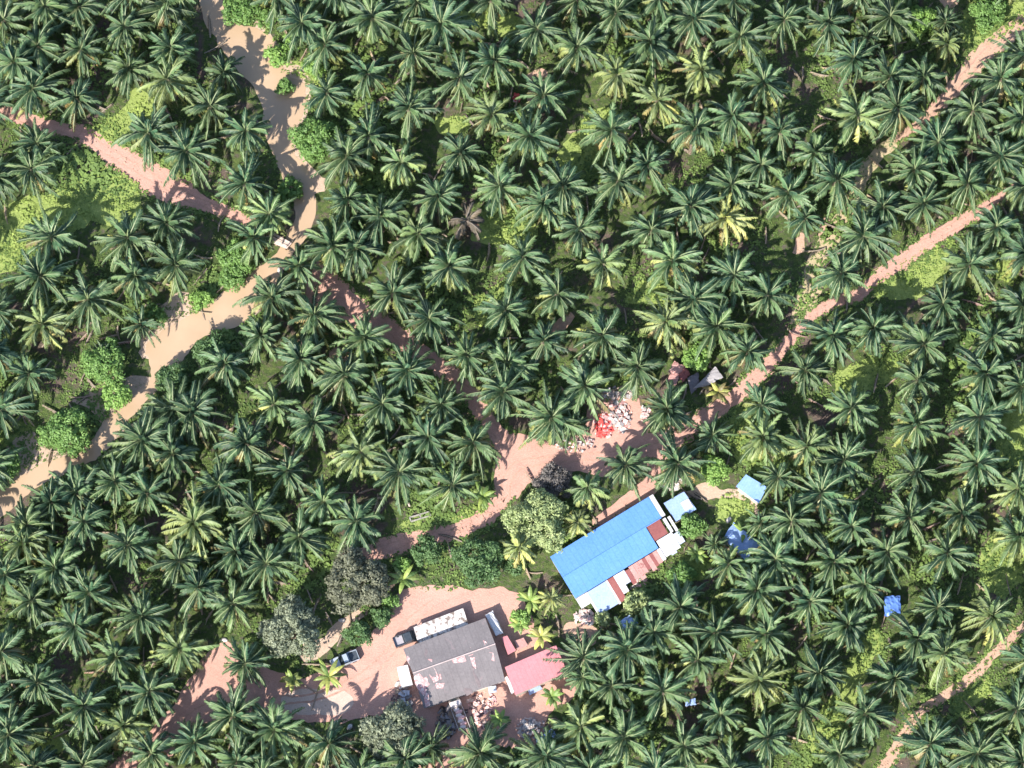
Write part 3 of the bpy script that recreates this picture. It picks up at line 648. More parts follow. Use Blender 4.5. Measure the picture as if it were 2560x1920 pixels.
f = ramp(n, noise_n(n, 0.42, 5, 0.62, dist=1.2), [(0.60, (0, 0, 0)), (0.66, (1, 1, 1))]); src = mix(n, f, src, (0.22, 0.18, 0.185))
n.links.new(src, b.inputs['Base Color'])
BLEACH = m_roof('bleached_pink_patch', (0.46, 0.20, 0.20), (0.54, 0.32, 0.31), rust=(0.58, 0.50, 0.48), rust_amt=.5, rust2=(.45, .30, .29), wscale=2.4, rough=.9)
RED = m_roof('pink_red_roof', (0.50, 0.185, 0.20), (0.54, 0.22, 0.235), rough=.6, ang=R(24), seam=.4)
MOTT = m_simple('mottled_white_sheet', (0.20, 0.16, 0.14), (0.60, 0.55, 0.52), 1.3, .7, .2, (0.40, 0.5))
WALL = m_simple('wall_boards', (0.38, 0.32, 0.27), (0.55, 0.48, 0.42), 1.5, .9, .1, bmp=.3)
WALLW = m_simple('plastered_wall', (0.55, 0.52, 0.48), (0.70, 0.66, 0.62), 1.2, .9, .1)
WOOD = m_simple('grey_wood', (0.22, 0.17, 0.13), (0.38, 0.30, 0.24), 3, .9, .1)
PWOOD = m_simple('pale_wood', (0.55, 0.42, 0.36), (0.72, 0.58, 0.52), 3, .9, .1)
GLASS = m_simple('window_glass', (0.02, 0.03, 0.04), (0.04, 0.05, 0.06), 1, .1, .6)
DOORM = m_simple('door_paint', (0.12, 0.18, 0.22), (0.18, 0.24, 0.28), 2, .6, .3)

def w4(pxs, z): return [P(x, y, z) for x, y in pxs]
def slab(mb, pts, th=0.06, mi=0):
    """thin sheet through 3-D points"""
    nrm = (pts[1]-pts[0]).cross(pts[2]-pts[0]).normalized()
    if nrm.z < 0: pts = pts[::-1]; nrm = -nrm
    lo = [p-nrm*th for p in pts]; mb.face(pts, mi); mb.face(lo[::-1], mi)
    for i in range(len(pts)):
        j = (i+1) % len(pts); mb.face([lo[i], lo[j], pts[j], pts[i]], mi)
def rel(pts, o): return [p-o for p in pts]
def shrink(pts, k):
    c = sum(pts, Vector())/len(pts); return [c+(p-c)*(1-k/max(.01, (p-c).length)) for p in pts]
def walls(e, o, foot, ztops, name='wall', m_=None, z0=0.0):
    mb = MB(); f2 = foot if (foot[1]-foot[0]).cross(foot[2]-foot[1]).z > 0 else foot[::-1]; zt = ztops if f2 is foot else ztops[::-1]
    mb.prism([(p.x-o.x, p.y-o.y) for p in f2], z0, zt); return mb.build(name, m_ or WALL, e)
def opening(e, a, b_, t, wd, z0, z1, name, mt, o, out=.03, child=None):
    """door or window set proud on the wall from a to b (world, xy)"""
    d = (b_-a); d.z = 0; L = d.length; d.normalize(); nn = Vector((d.y, -d.x, 0)); c = a+d*L*t+nn*out; c = Vector((c.x-o.x, c.y-o.y, (z0+z1)/2))
    rz = math.atan2(d.y, d.x); mb = MB(); mb.box(c, (wd, .08, z1-z0), rz); ob = mb.build(name, mt, e)
    if child:
        m2 = MB()
        if child == 'handle': m2.box(c+d*wd*.38+nn*.06, (.05, .06, .16), rz); m2.build('handle', WALLW, ob)
        else:
            for s_ in (-1, 1): m2.box(c+d*(wd/2+.03)*s_, (.06, .1, z1-z0+.12), rz); m2.box(c+Vector((0, 0, s_*((z1-z0)/2+.03))), (wd, .1, .06), rz)
            m2.build('frame', WOOD, ob)

# --- long blue house, laid out in its own (u, v) frame of photo pixels at eaves height
def UV(u, v, z):
    x = 1375+u*.854+v*.52; y = 1392-u*.52+v*.854; return P(x, y, z)
O = P(1510, 1370, 3); O.z = 0
bh = empty('long_house', O, 0, label='long house under a bright blue sheet roof with patched lower edge', cat='house')
EZ, RZ = 2.8, 3.2
def roofpart(e, o, pts, name, mt, th=.07):
    mb = MB(); slab(mb, [p-o for p in pts], th); return mb.build(name, mt, e)
def lift(u, v): # height over the lower slope
    return EZ+(RZ-EZ)*(1-abs(v-61)/61) if 0 <= v <= 122 else EZ-(v-122)*0.012
rp = roofpart(bh, O, [UV(0, 0, EZ), UV(289, 0, EZ), UV(289, 61, RZ), UV(0, 61, RZ)], 'roof', BLUE)
roofpart(bh, O, [UV(0, 61, RZ), UV(243, 61, RZ), UV(243, 122, EZ), UV(0, 122, EZ)], 'roof', BLUE)
mb = MB(); a, b_ = UV(0, 61, RZ)-O, UV(289, 61, RZ)-O; mb.tube(a+Vector((0, 0, .03)), b_+Vector((0, 0, .03)), .09, .09, 6); mb.build('ridge_cap', BLUE, rp)
roofpart(bh, O, [UV(289.4, 0, EZ-.02), UV(301, 0, EZ-.05), UV(301, 61, RZ-.15), UV(289.4, 61, RZ-.05)], 'roof_edge', WHITE)
roofpart(bh, O, [UV(245, 62, RZ-.2), UV(283, 62, RZ-.2), UV(283, 103, 3.3), UV(245, 103, 3.3)], 'roof_patch', RUST)['label'] = 'square rusty red roof patch'
pan = [(0, 27, 124, 152, WHITE), (27.5, 33, 124, 191, WHITE), (33.5, 86, 124, 189, LBLUE), (86.5, 92, 124, 192, WHITE), (92.5, 109, 124, 190, RUST), (109.5, 125, 124, 176, WHITE), (125.5, 141, 124, 158, BWHITE),
       (141.5, 153, 128, 168, RUST), (153.5, 166, 124, 162, PINK), (166.5, 180, 124, 170, PINK), (180.5, 192, 124, 160, PINK), (192.5, 201, 124, 156, RUST), (201.5, 214, 124, 166, PINK), (214.5, 223, 124, 160, RUST), (223.5, 236, 124, 158, PINK), (236.5, 246, 124, 156, WHITE)]
rz_ = random.Random(4)
for i, (u0, u1, v0, v1, mt) in enumerate(pan):
    z0 = 2.85; z1 = 2.85-(v1-v0)/15*.16+rz_.uniform(-.06, .06)
    roofpart(bh, O, [UV(u0, v0, z0), UV(u1, v0, z0), UV(u1, v1, z1), UV(u0, v1, z1)], 'lean_to_sheet', mt, .04)
for (u0, u1, v0, v1, mt, z0, z1) in [(247, 262, 105, 152, WHITE, 2.9, 2.5), (262.5, 278, 105, 156, BWHITE, 2.9, 2.5), (278.5, 292, 105, 150, WHITE, 2.85, 2.5), (292.5, 309, 112, 143, BWHITE, 2.8, 2.45), (289, 297, 66, 106, WHITE, 2.9, 2.8), (302, 309, 68, 110, WHITE, 2.75, 2.7)]:
    roofpart(bh, O, [UV(u0, v0, z0), UV(u1, v0, z0), UV(u1, v1, z1), UV(u0, v1, z1)], 'porch_sheet', mt, .04)
ft = [UV(5, 5, 2.8), UV(284, 5, 2.8), UV(284, 60, 2.8), UV(240, 60, 2.8), UV(240, 116, 2.8), UV(5, 116, 2.8)]
walls(bh, O, ft, [2.62]*6, m_=WALL)
for a, b_ in ((ft[5], ft[4]),):
    for t, kd in ((.12, 'w'), (.27, 'd'), (.42, 'w'), (.58, 'd'), (.74, 'w'), (.9, 'd')):
        if kd == 'd': opening(bh, a, b_, t, .95, .05, 2.05, 'door', DOORM, O, child='handle')
        else: opening(bh, a, b_, t, 1.2, 1.0, 2.0, 'window', GLASS, O, child='frame')
for v_, t in ((200, 0),):
    for u_ in (35, 90, 140, 200, 245, 300):
        mb = MB(); q = UV(u_, 155 if u_ > 110 else 184, 2.3)-O; mb.tube((q.x, q.y, 0), (q.x, q.y, 2.25), .07, .06, 6); mb.build('post', WOOD, bh)

# --- grey roofed house
A_, B_, C_, D_ = (1008, 1622), (1213, 1545), (1263, 1702), (1060, 1771)
gz, grz = 2.9, 3.7; q = w4([A_, B_, C_, D_], gz); O = sum(q, Vector())/4; O.z = 0
gh = empty('grey_house', O, 0, label='big square house with weathered grey roof and pink bleached patches', cat='house')
rL = P((1008+1060)/2-2, (1622+1771)/2-14, grz); rR = P((1213+1263)/2, (1545+1702)/2-14, grz)
r1 = roofpart(gh, O, [q[0], q[1], rR, rL], 'roof', GREY); r2 = roofpart(gh, O, [rL, rR, q[2], q[3]], 'roof', GREY)
mb = MB(); mb.tube(rL-O+Vector((0, 0, .04)), rR-O+Vector((0, 0, .04)), .1, .1, 6); mb.build('ridge_cap', m_simple('pale_ridge', (.42, .34, .33), (.52, .42, .41), 2), r1)
def slope_z(px, py):   # height of the grey roof above a photo point
    best = None
    for (a, b_, c) in ((q[0], q[1], rR), (rL, rR, q[2])):
        nn = (b_-a).cross(c-a).normalized(); d = CD + Vector((1, 0, 0))*((px-1280)/FPX) + CU*((960-py)/FPX); t = nn.dot(a-CPOS)/nn.dot(d); p = CPOS+d*t
        if best is None or p.z < best.z: best = p
    return best
def patch(poly, mt, name='bleached_patch', amp=.35):
    w_ = [slope_z(x, y) for x, y in poly]; w_ = jit(w_, amp, .45, poly[0][0]); tri = tessellate_polygon([w_]); me = bpy.data.meshes.new(name)
    up = Vector((0, 0, .02)); me.from_pydata([tuple(p+up-O) for p in w_], [], [tuple(t) for t in tri]); me.materials.append(mt); me.update()
    o = bpy.data.objects.new(name, me); C.objects.link(o); o.parent = r2
for pl in ([(1036,1690),(1050,1684),(1062,1700),(1066,1730),(1058,1740),(1048,1722),(1040,1712)], [(1030,1665),(1052,1664),(1050,1676),(1036,1680)], [(1071,1650),(1084,1650),(1082,1668),(1092,1680),(1096,1700),(1082,1706),(1072,1688)],
           [(1062,1732),(1072,1734),(1074,1748),(1064,1744)], [(1166,1622),(1176,1618),(1182,1636),(1172,1640)], [(1174,1644),(1186,1644),(1192,1672),(1182,1664)], [(1208,1600),(1216,1606),(1226,1622),(1216,1620)], [(1226,1632),(1234,1634),(1238,1654),(1230,1652)], [(1098,1686),(1103,1686),(1104,1700),(1100,1700)], [(1060,1745),(1070,1742),(1078,1760),(1068,1768)], [(1018,1640),(1028,1650),(1026,1664),(1014,1650)], [(1050,1700),(1068,1690),(1074,1712),(1060,1722)], [(1088,1712),(1110,1706),(1108,1724),(1092,1726)], [(1130,1650),(1160,1640),(1165,1650),(1135,1660)]):
    patch(pl, BLEACH)
for pl in ([(1156,1724),(1176,1722),(1184,1732),(1166,1740)], [(1178,1664),(1186,1668),(1202,1716),(1196,1718)], [(1064,1620),(1074,1640),(1070,1652),(1060,1640)]):
    patch(pl, m_simple('roof_stain', (.16, .13, .135), (.22, .18, .18), 2), 'dark_stain')
ft = shrink(w4([A_, B_, C_, D_], 2.7), .7)
walls(gh, O, ft, [2.75]*4, m_=WALLW)
for t, kd in ((.15, 'w'), (.35, 'd'), (.6, 'w'), (.85, 'w')):
    if kd == 'd': opening(gh, ft[3], ft[2], t, 1, .02, 2.1, 'door', DOORM, O, child='handle')
    else: opening(gh, ft[3], ft[2], t, 1.3, 1, 2.1, 'window', GLASS, O, child='frame')

def shed(name, corners, zs, mt, label, cat='shed', wall=None, posts=False, group=None, crumple=0.0):
    z = zs if isinstance(zs, list) else [zs]*len(corners); q = [P(x, y, zz) for (x, y), zz in zip(corners, z)]; o = sum(q, Vector())/len(q); o.z = 0
    e = empty(name, o, 0, label=label, cat=cat, group=group)
    mb = MB()
    if crumple:
        N = 7; rg_ = random.Random(int(corners[0][0])); G = {}
        for i in range(N+1):
            for j in range(N+1):
                a = q[0].lerp(q[1], i/N); b2 = q[3].lerp(q[2], i/N); p = a.lerp(b2, j/N)-o
                G[i, j] = p+Vector((rg_.uniform(-1, 1)*.08, rg_.uniform(-1, 1)*.08, rg_.uniform(-1, 1)*crumple - crumple*2*(i in (0, N) or j in (0, N))))
        for i in range(N):
            for j in range(N): mb.face([G[i, j], G[i, j+1], G[i+1, j+1], G[i+1, j]])
        mb.face([G[0, 0], G[N, 0], G[N, N], G[0, N]]) if False else None
        ob = mb.build('roof', mt, e, weld=True); md = ob.modifiers.new('thick', 'SOLIDIFY'); md.thickness = .04
    else: slab(mb, [p-o for p in q], .06); mb.build('roof', mt, e)
    if wall:
        f = shrink(q, .35); walls(e, o, f, [zz-.1-crumple*3 for zz in z], m_=wall)
    if posts:
        for p in shrink(q, .25):
            m2 = MB(); m2.tube((p.x-o.x, p.y-o.y, 0), (p.x-o.x, p.y-o.y, p.z-.12-crumple*2), .07, .06, 6); m2.build('post', WOOD, e)
    return e
shed('red_roofed_shed', [(1262,1668),(1390,1613),(1418,1680),(1288,1738)], [2.9, 2.9, 2.5, 2.5], RED, 'shed with pinkish red sheet roof, right of the grey roof', wall=WALL)
shed('metal_sheet', [(1262,1694),(1268,1690),(1287,1728),(1279,1736)], .9, WHITE, 'white sheet between the grey roof and the red roof', 'sheet', posts=True)
shed('awning', [(1320,1726),(1350,1714),(1356,1722),(1324,1738)], .8, LBLUE, 'bluish white sheet poking out below the red roof', 'sheet', posts=True)
shed('small_shelter', [(1254,1593),(1268,1589),(1290,1626),(1270,1637)], 1.9, RED, 'narrow pink roof beside the right wall of the grey roofed house', posts=True, wall=WALL)
shed('small_shelter', [(1286,1602),(1309,1594),(1320,1614),(1294,1626)], 1.1, PINK, 'small square pink shelter above the red roof', posts=True, wall=WALL)
shed('canopy', [(1213,1537),(1232,1526),(1259,1582),(1240,1589)], [2.2, 1.8, 1.8, 2.2], WHITE, 'white tarpaulin canopy at the top right corner of the grey house', 'canopy', posts=True, crumple=.06)
shed('carport', [(1034,1568),(1158,1520),(1171,1562),(1045,1608)], 1.7, MOTT, 'mottled white carport roof along the top of the grey roof', 'carport', posts=True)
shed('water_tank_shed', [(992,1668),(1019,1662),(1032,1712),(1003,1718)], 2.2, WHITE, 'bright white flat roof at the left wall of the grey house', wall=WALLW)
shed('blue_lean_to', [(1220,1717),(1240,1714),(1242,1730),(1222,1734)], 1.2, BWHITE, 'pale blue box roof just below the grey roof', wall=WALL)
shed('hut', [(1659,1258),(1710,1229),(1741,1273),(1690,1304)], 2.3, TARP, 'light blue hut beside the white gable of the long house', 'hut', wall=WALL)
mb = MB(); a = P(1717, 1262, 2.36); mb.box((0, 0, .03), (1.5, 1.6, .06), R(30)); o = mb.build('white_sheet', WHITE); o.location = a; tag(o, 'pale sheet lying on the light blue hut roof', 'sheet')
shed('hut', [(1840,1216),(1865,1186),(1918,1218),(1897,1258)], [2.5, 2.9, 2.9, 2.5], m_roof('striped_blue_sheet', (.15, .28, .58), (.24, .37, .66), rough=.5, ang=R(-30), seam=.8), 'light blue hut standing alone at the upper right of the houses', 'hut', wall=WALL)
shed('hut', [(1808,1346),(1834,1305),(1903,1358),(1863,1399)], 2.4, TARP, 'hut covered by crumpled blue tarpaulin right of the palm shadow', 'hut', wall=WALL, crumple=.1)
shed('hut', [(1547,1555),(1574,1536),(1597,1557),(1552,1578)], 2.0, TARP, 'tiny blue tarpaulin hut below the patched roof panels', 'hut', wall=WALL, crumple=.1)
shed('tarpaulin_shelter', [(2210,1490),(2250,1488),(2252,1535),(2212,1540)], 2.4, m_roof('deep_blue_tarpaulin', (.07, .16, .52), (.13, .25, .62), rough=.4), 'blue tarpaulin shelter under palms at the right of the photo', 'shelter', posts=True, crumple=.12)
shed('tarpaulin_shelter', [(1712,1748),(1738,1745),(1741,1762),(1714,1765)], 2.6, TARP, 'smallest blue tarpaulin between the lower palms', 'shelter', posts=True, crumple=.05)
shed('tarpaulin_shelter', [(1340,1850),(1380,1820),(1395,1840),(1350,1876)], 1.2, TARP, 'dark blue tarpaulin beside the white rubble heap', 'shelter', posts=True, crumple=.12)
# collapsed shack by the east road
shed('shack', [(1670,930),(1686,902),(1712,915),(1698,940)], [2.2, 2.4, 2.3, 1.6], PINK, 'pale rusted sheet at the top of the collapsed shack', 'shack', posts=True, crumple=.08)
shed('shack', [(1690,925),(1712,912),(1727,935),(1706,955)], [2, 2.2, 1.4, 1.2], RUST, 'maroon rusted roof sheet of the collapsed shack', 'shack', posts=True, crumple=.08)
shed('shack', [(1666,964),(1676,930),(1700,938),(1690,962)], [1.5, 1.9, 1.6, 1.2], PINK, 'faded pink roof sheet of the collapsed shack', 'shack', posts=True, crumple=.08)
GSH = m_roof('grey_sheet', (.22, .205, .215), (.33, .31, .32), rough=.7)
shed('shack', [(1734,970),(1788,916),(1808,942),(1768,965)], [1.6, 2.2, 2.0, 1.3], GSH, 'pale grey roof right of the bright green tree', 'shack', posts=True, crumple=.06)
shed('shack', [(1718,945),(1745,930),(1750,965),(1728,985)], [1.2, 1.4, 1.0, .9], m_roof('dark_sheet', (.12, .11, .12), (.2, .18, .2), rough=.8), 'dark sheet on posts between the maroon and the grey shack roofs', 'shack', posts=True, crumple=.06)  # dark grey crumpled sheet raised on short posts

# ------------------------------------------------------------------ bridge, troughs, small things
o0 = P(692, 604); e = empty('plank_bridge', o0, 0, label='pale plank bridge carrying the red road over the stream', cat='bridge')
def bar(e, o, a, b_, z, wd, th, name, mt):
    a = P(a[0], a[1], z)-o; b_ = P(b_[0], b_[1], z)-o; a.z = b_.z = z; d = b_-a; mb = MB(); mb.box((a+b_)/2, (d.length, wd, th), math.atan2(d.y, d.x)); return mb.build(name, mt, e)
for a, b_, wd in (((664,594),(720,618),.75), ((684,585),(728,610),.42), ((672,588),(724,614),.3)): bar(e, o0, a, b_, .62, wd, .12, 'plank', PWOOD)
for t in (0, .5, 1): bar(e, o0, (664+50*t, 604+20*t), (684+48*t, 580+22*t), .45, .3, .2, 'beam', WOOD)
o0 = P(1048, 1290); e = empty('block_trough', o0, 0, label='low white block frame with two cells beside the red road', cat='block frame')
for a, b_ in (((1024,1294),(1072,1280)), ((1028,1304),(1076,1290)), ((1024,1294),(1028,1304)), ((1049,1287),(1053,1297)), ((1072,1280),(1076,1290))): bar(e, o0, a, b_, .22, .2, .44, 'wall', m_simple('old_block', (.24, .23, .2), (.42, .4, .36), 4, .9))
def tagmesh(mb, name, mt, loc, label, cat, group=None, rz=0, weld=False, smooth=False):
    o = mb.build(name, mt, None, weld, smooth); o.location = loc; o.rotation_euler = (0, 0, rz); return tag(o, label, cat, group)
mb = MB(); mb.tube((0, 0, .2), (.9, -2.6, .5), .2, .16, 8); tagmesh(mb, 'fallen_log', PWOOD, P(1011, 1230), 'pale leaning tree stump above the white block frame', 'log')
mb = MB(); mb.tube((0, 0, .15), (.75, .5, .15), .13, .1, 7); tagmesh(mb, 'fallen_log', WOOD, P(1126, 1328), 'short dark log lying on the red road', 'log')
mb = MB(); mb.tube((0, 0, .2), (3.4, -2.1, .2), .14, .1, 7); mb.tube((3.4, -2.1, .2), (2.6, -5, .2), .12, .08, 7); tagmesh(mb, 'shadow_bar', WOOD, P(741, 1702), 'long dark bent bar added as a cast shadow on the concrete apron', 'shadow stand-in')  # dark bent bar added in place of a cast shadow line
def sack(x, y, s_, label, mt=None, cat='sack'):
    b = bmesh.new(); bmesh.ops.create_icosphere(b, subdivisions=3, radius=1)
    for v_ in b.verts:
        c = v_.co; k = 1+.18*noise.noise(c*1.7+Vector((x, y, 0))); v_.co = Vector((c.x*s_*k*1.35, c.y*s_*k*.85, max(-.1, c.z)*s_*k*.7))
    me = bpy.data.meshes.new('sack'); b.to_mesh(me); b.free(); me.materials.append(mt or WHITES); me.polygons.foreach_set('use_smooth', [True]*len(me.polygons))
    o = bpy.data.objects.new('sack', me); C.objects.link(o); o.location = P(x, y, .05); o.rotation_euler = (0, 0, x % 3); tag(o, label, cat)
WHITES = m_simple('white_plastic', (.38, .34, .32), (.66, .63, .61), 2.6, .6)
sack(701,678,.5,'white sack on the stream bank below the bridge')
sack(838,1813,.62,'larger white sack at the lower edge of the concrete apron')
sack(874,1818,.45,'smaller white sack beside the grey-green tree')
sack(855,1551,.45,'white sack at the turn of the sandy path')
sack(561,1600,.4,'white sack between palms left of the big grey tree')
sack(1666,1087,.45,'white sack on the edge of the red road junction')
sack(1400,1104,.4,'white sack at the left end of the rubbish by the junction')
sack(1439,1112,.42,'white sack in the middle of the rubbish by the junction')
sack(1470,1108,.3,'small white sack nearest the red cloth pile')
sack(994,1710,.45,'white sack beside the bright white roof')
sack(1822,1300,.45,'white bag above the tarpaulin hut')
REDC = m_simple('red_cloth', (.55, .05, .05), (.75, .14, .12), 2.5, .8); PNKC = m_simple('pink_cloth', (.70, .35, .34), (.82, .58, .55), 2.5, .8)
def heap(name, cx, cy, rx, ry, n_, mts, label, cat, hmax=.8, seed=1, sz=(.3, .9), kind='stuff'):
    n_ = int(n_*2.2); sz = (sz[0]*.45, sz[1]*.75)
    rg_ = random.Random(seed); mb = MB(); o = P(cx, cy)
    for i in range(n_):
        a = rg_.uniform(0, 6.28); q_ = rg_.random()**.6; x = math.cos(a)*q_*rx/15; y = math.sin(a)*q_*ry/15; hh = hmax*(1-q_)+.05; s_ = rg_.uniform(*sz)
        u = Vector((math.cos(a*3), math.sin(a*3), rg_.uniform(-.5, .5))).normalized()*s_; w_ = u.cross(Vector((rg_.uniform(-.4, .4), rg_.uniform(-.4, .4), 1))).normalized()*s_*rg_.uniform(.3, .9); c = Vector((x, y, hh*rg_.uniform(.3, 1)+.1))
        t = Vector((0, 0, .06)); f = [c-u-w_, c+u-w_*.8, c+u*.8+w_, c-u*.9+w_]; mi = rg_.randrange(len(mts)); mb.face([p+t for p in f], mi); mb.face([p-t for p in f][::-1], mi)
        for k in range(4): mb.face([f[k]-t, f[(k+1) % 4]-t, f[(k+1) % 4]+t, f[k]+t], mi)
    ob = mb.build(name, mts); ob.location = o; tag(ob, label, cat, kind=kind)
heap('cloth_pile', 1507, 1064, 22, 36, 46, [REDC, REDC, PNKC], 'heap of bright red cloth at the road junction', 'cloth pile', .7, 3, (.25, .7))
heap('rubbish_heap', 1548, 1042, 34, 40, 55, [WHITES, PNKC, GSH, PNKC, PWOOD], 'white and grey rubbish right of the red cloth heap', 'rubbish', .6, 4, (.2, .6))
heap('rubbish_heap', 1545, 985, 45, 18, 50, [WHITES, GSH, PWOOD], 'white rubbish strip at the upper edge of the junction clearing', 'rubbish', .5, 5, (.2, .6))
heap('rubbish_heap', 1440, 1110, 55, 20, 60, [WHITES, PNKC, M_LITTER, PWOOD], 'litter scattered under the palm along the junction', 'rubbish', .3, 6, (.15, .4))
heap('rubbish_heap', 1612, 1035, 14, 26, 24, [PNKC, PWOOD, WHITES], 'pale rubble beside the palm right of the junction', 'rubbish', .5, 7, (.2, .5))
heap('rubble_heap', 1330, 1822, 36, 28, 60, [WHITES, PWOOD, GSH], 'heap of white rubble near the bottom edge', 'rubble', .6, 8, (.2, .6))
heap('plank_pile', 1672, 1205, 34, 20, 30, [PWOOD, WHITES, WOOD], 'loose planks above the right gable of the long house', 'planks', .3, 9, (.3, .8))
heap('scrap_heap', 1118, 1806, 26, 42, 70, [GSH, m_simple('black_scrap', (.03, .03, .03), (.09, .08, .08), 2), WOOD, GSH], 'grey and black scrap beside the old pink-loaded lorry', 'scrap', .9, 10, (.25, .7))
heap('scrap_heap', 1012, 1748, 14, 36, 20, [BWHITE, GSH, GSH], 'bluish metal scrap left of the grey house', 'scrap', .6, 12, (.3, .9))
heap('firewood_heap', 1205, 1775, 40, 45, 60, [PWOOD, M_LITTER, PNKC], 'brown debris on the soil below the grey roof', 'debris', .25, 13, (.2, .5))
heap('debris_heap', 1462, 1545, 26, 20, 40, [PWOOD, WHITES, PNKC], 'pinkish debris at the left foot of the blue roof', 'debris', .4, 14, (.2, .6))
heap('debris_heap', 1588, 1455, 30, 24, 50, [PNKC, PWOOD, WHITES], 'pale debris under the rusty lean-to', 'debris', .5, 15, (.2, .6))
heap('red_cloth', 1291, 246, 9, 14, 12, [REDC, PNKC], 'small red cloth on the ground among upper palms', 'cloth', .3, 16, (.2, .5))
heap('leaf_heap', 1000, 1745, 20, 20, 20, [M_LITTER, WOOD], 'dry leaf heap beside the white flat roof', 'debris', .3, 17, (.2, .5))

# ------------------------------------------------------------------ vehicles
TYRE = m_simple('tyre_rubber', (.02, .02, .02), (.04, .04, .04), 5, .9); HUB = m_simple('steel_rim', (.4, .4, .42), (.5, .5, .52), 5, .4, .5, metal=.8)
REFLECT = m_simple('painted_reflection', (.44, .50, .56), (.52, .57, .63), 1.5, .28, .6, metal=.35); DARKP = m_simple('dark_paint', (.035, .045, .055), (.06, .07, .085), 1.5, .3, .6)  # first paint holds a silvery reflection in its colour, over dark bodywork
GREYB = m_simple('grey_bed_liner', (.30, .28, .31), (.38, .36, .39), 2, .7); LAMP = m_simple('lamp_glass', (.5, .5, .5), (.7, .7, .7), 2, .2, .6); TAIL = m_simple('tail_glass', (.3, .02, .02), (.4, .04, .04), 2, .3, .6)
def loft(mb, secs, mi=0):
    """closed loft through cross-sections (lists of points of equal length)"""
    n_ = len(secs[0])
    for a, b_ in zip(secs, secs[1:]):
        for j in range(n_): mb.face([a[j], a[(j+1) % n_], b_[(j+1) % n_], b_[j]], mi)
    mb.face(secs[0][::-1], mi); mb.face(secs[-1], mi)
def sec(x, w_, z0, z1, wt=None, ch=.1):
    wt = wt or w_; return [Vector((x, -w_/2, z0)), Vector((x, w_/2, z0)), Vector((x, w_/2, z1-ch)), Vector((x, wt/2-ch, z1)), Vector((x, -wt/2+ch, z1)), Vector((x, -w_/2, z1-ch))]
def wheel(e, x, y, r=.36, w_=.24):
    mb = MB(); mb.tube((x, y-w_/2, r), (x, y+w_/2, r), r, r, 18); t = mb.build('wheel', TYRE, e)
    m2 = MB(); m2.tube((x, y-w_/2-.01, r), (x, y+w_/2+.01, r), r*.55, r*.55, 12); m2.build('rim', HUB, t)
def pickup(px, py, ang, label, paint, L=4.9, bed=True, trim=None, bedm=None):
    e = empty('pickup_truck', P(px, py), ang, label=label, cat='pickup truck', group='pickup trucks in the yard'); W_ = 1.78
    mb = MB()      # hood and cab sides, front at +x
    loft(mb, [sec(L/2-.02, W_*.86, .45, .82), sec(L/2-.25, W_*.96, .38, 1.0), sec(L/2-1.35, W_, .35, 1.1), sec(L/2-1.5, W_, .35, 1.12), sec(-L/2+1.62, W_, .35, 1.12)]); mb.build('body', paint, e, weld=True)
    mb = MB()      # tray
    x0, x1 = -L/2+.02, -L/2+1.6
    mb.box(((x0+x1)/2, 0, .62), (x1-x0, W_-.16, .1)); mb.build('bed_floor', bedm or GREYB, e)
    mb = MB()
    for s_ in (-1, 1): mb.box(((x0+x1)/2, s_*(W_/2-.04), .72), (x1-x0, .09, .72))
    mb.box((x0-.02, 0, .80), (.08, W_-.1, .5)); mb.box((x1-.05, 0, .88), (.06, W_-.18, .44)); mb.build('bed_sides', trim or paint, e)
    mb = MB(); loft(mb, [sec(-L/2+1.66, W_*.93, 1.08, 1.2, W_*.9, .03), sec(-L/2+1.78, W_*.9, 1.08, 1.66, W_*.78), sec(L/2-2.1, W_*.9, 1.08, 1.68, W_*.78), sec(L/2-1.42, W_*.94, 1.08, 1.16, W_*.9, .03)]); mb.build('windows', GLASS, e, weld=True)
    mb = MB(); mb.box(((-L/2+1.8+L/2-2.12)/2, 0, 1.69), (L-3.85, W_*.76, .06)); mb.build('cab_roof', paint, e)
    for x in (L/2-.85, -L/2+.9):
        for s_ in (-1, 1): wheel(e, x, s_*(W_/2-.1))
    for s_ in (-1, 1):
        m2 = MB(); m2.box((L/2-.06, s_*.62, .74), (.12, .3, .16)); m2.build('headlight', LAMP, e)
        m2 = MB(); m2.box((x0-.03, s_*.8, .85), (.08, .12, .26)); m2.build('tail_light', TAIL, e)
        m2 = MB(); m2.box((L/2-1.75, s_*(W_/2+.12), 1.18), (.12, .2, .14)); m2.build('mirror', DARKP, e)
    m2 = MB(); m2.box((L/2+.02, 0, .5), (.12, W_*.92, .2)); m2.build('bumper', DARKP, e)
    return e
pickup(862, 1652, R(22+180), 'pickup coloured with a silvery reflection, parked in the red yard, partly under a banana plant', REFLECT, 4.6, bedm=DARKP, trim=REFLECT)
pickup(1022, 1597, R(20), 'dark pickup with grey tray parked with its cab under the mottled carport', DARKP, 5.0)
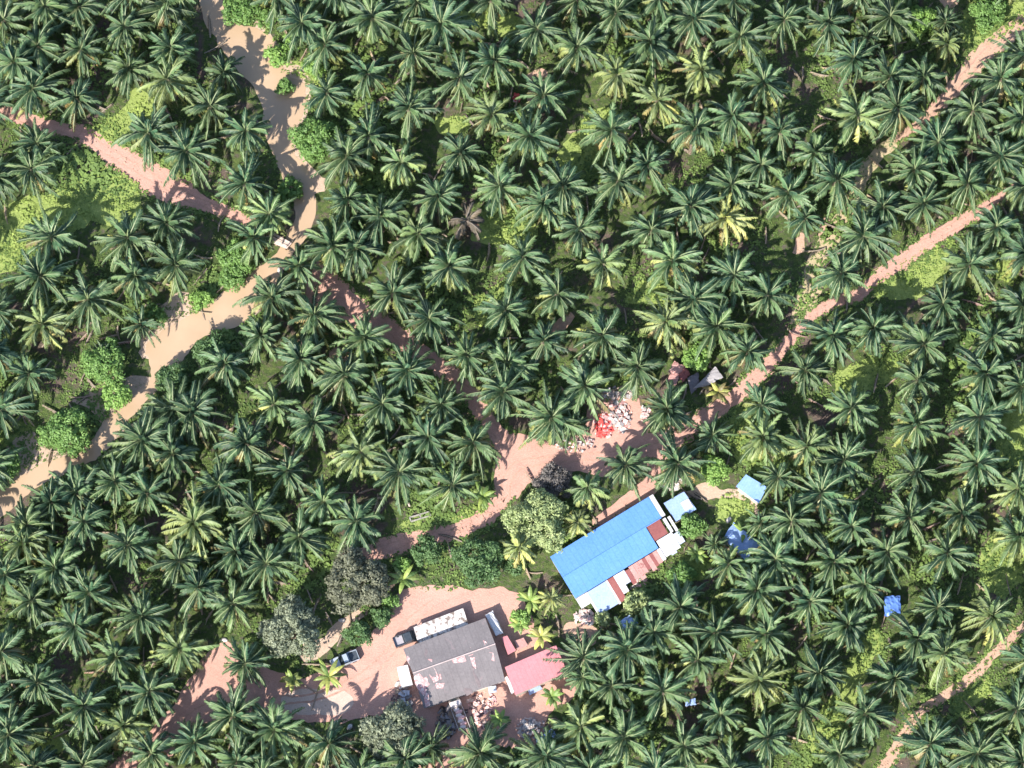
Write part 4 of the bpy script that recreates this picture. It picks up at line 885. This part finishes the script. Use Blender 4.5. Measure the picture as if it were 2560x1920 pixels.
# old lorry
RWH = m_simple('chalky_white_paint', (.60, .50, .48), (.78, .72, .70), 1.6, .7)
e = empty('old_lorry', P(1148, 1790), R(110), label='old white lorry with pinkish load among scrap below the grey house', cat='lorry'); 
mb = MB(); loft(mb, [sec(1.25, 1.8, .5, 1.7, 1.6, .12), sec(1.4, 1.85, .5, 2.05, 1.55, .15), sec(2.1, 1.85, .5, 2.1, 1.5, .15), sec(2.5, 1.8, .5, 1.6, 1.55, .15), sec(2.7, 1.7, .5, 1.15, 1.5, .12)]); cb = mb.build('cab', RWH, e, weld=True)
mb = MB(); loft(mb, [sec(2.3, 1.5, 1.5, 1.9, 1.35, .05), sec(2.58, 1.5, 1.4, 1.5, 1.4, .03)]); mb.build('windscreen', GLASS, cb)
mb = MB(); mb.box((-.7, 0, .8), (3.8, 1.9, .12)); mb.build('load_bed', WOOD, e)
mb = MB()
for s_ in (-1, 1): mb.box((-.7, s_*.93, 1.05), (3.8, .06, .42))
mb.box((-2.6, 0, 1.05), (.06, 1.8, .42)); mb.build('bed_sides', RWH, e)
for i in range(7):
    b = bmesh.new(); bmesh.ops.create_icosphere(b, subdivisions=2, radius=.42)
    for v_ in b.verts: v_.co = Vector((v_.co.x*.9, v_.co.y*(1.5 if i % 2 else 1.25), v_.co.z*.8))*(1+.2*noise.noise(v_.co*2+Vector((i, 0, 0))))
    me = bpy.data.meshes.new('cargo_sack'); b.to_mesh(me); b.free(); me.materials.append(PNKC if i % 2 else RWH); me.polygons.foreach_set('use_smooth', [True]*len(me.polygons))
    o = bpy.data.objects.new('cargo_sack', me); C.objects.link(o); q_ = e.matrix_basis @ Vector((-2.2+i*.52, .12*(-1)**i, 1.2)); o.location = q_; o.rotation_euler = (0, 0, R(110))
    tag(o, '%s bundle in the old lorry, number %d from its tail' % ('pink' if i % 2 else 'off-white', i+1), 'bundle', 'bundles on the old lorry')
for x in (1.9, -1.4):
    for s_ in (-1, 1): wheel(e, x, s_*.82, .42, .26)
for s_ in (-1, 1):
    m2 = MB(); m2.box((2.7, s_*.62, .85), (.08, .26, .18)); m2.build('headlight', LAMP, e)
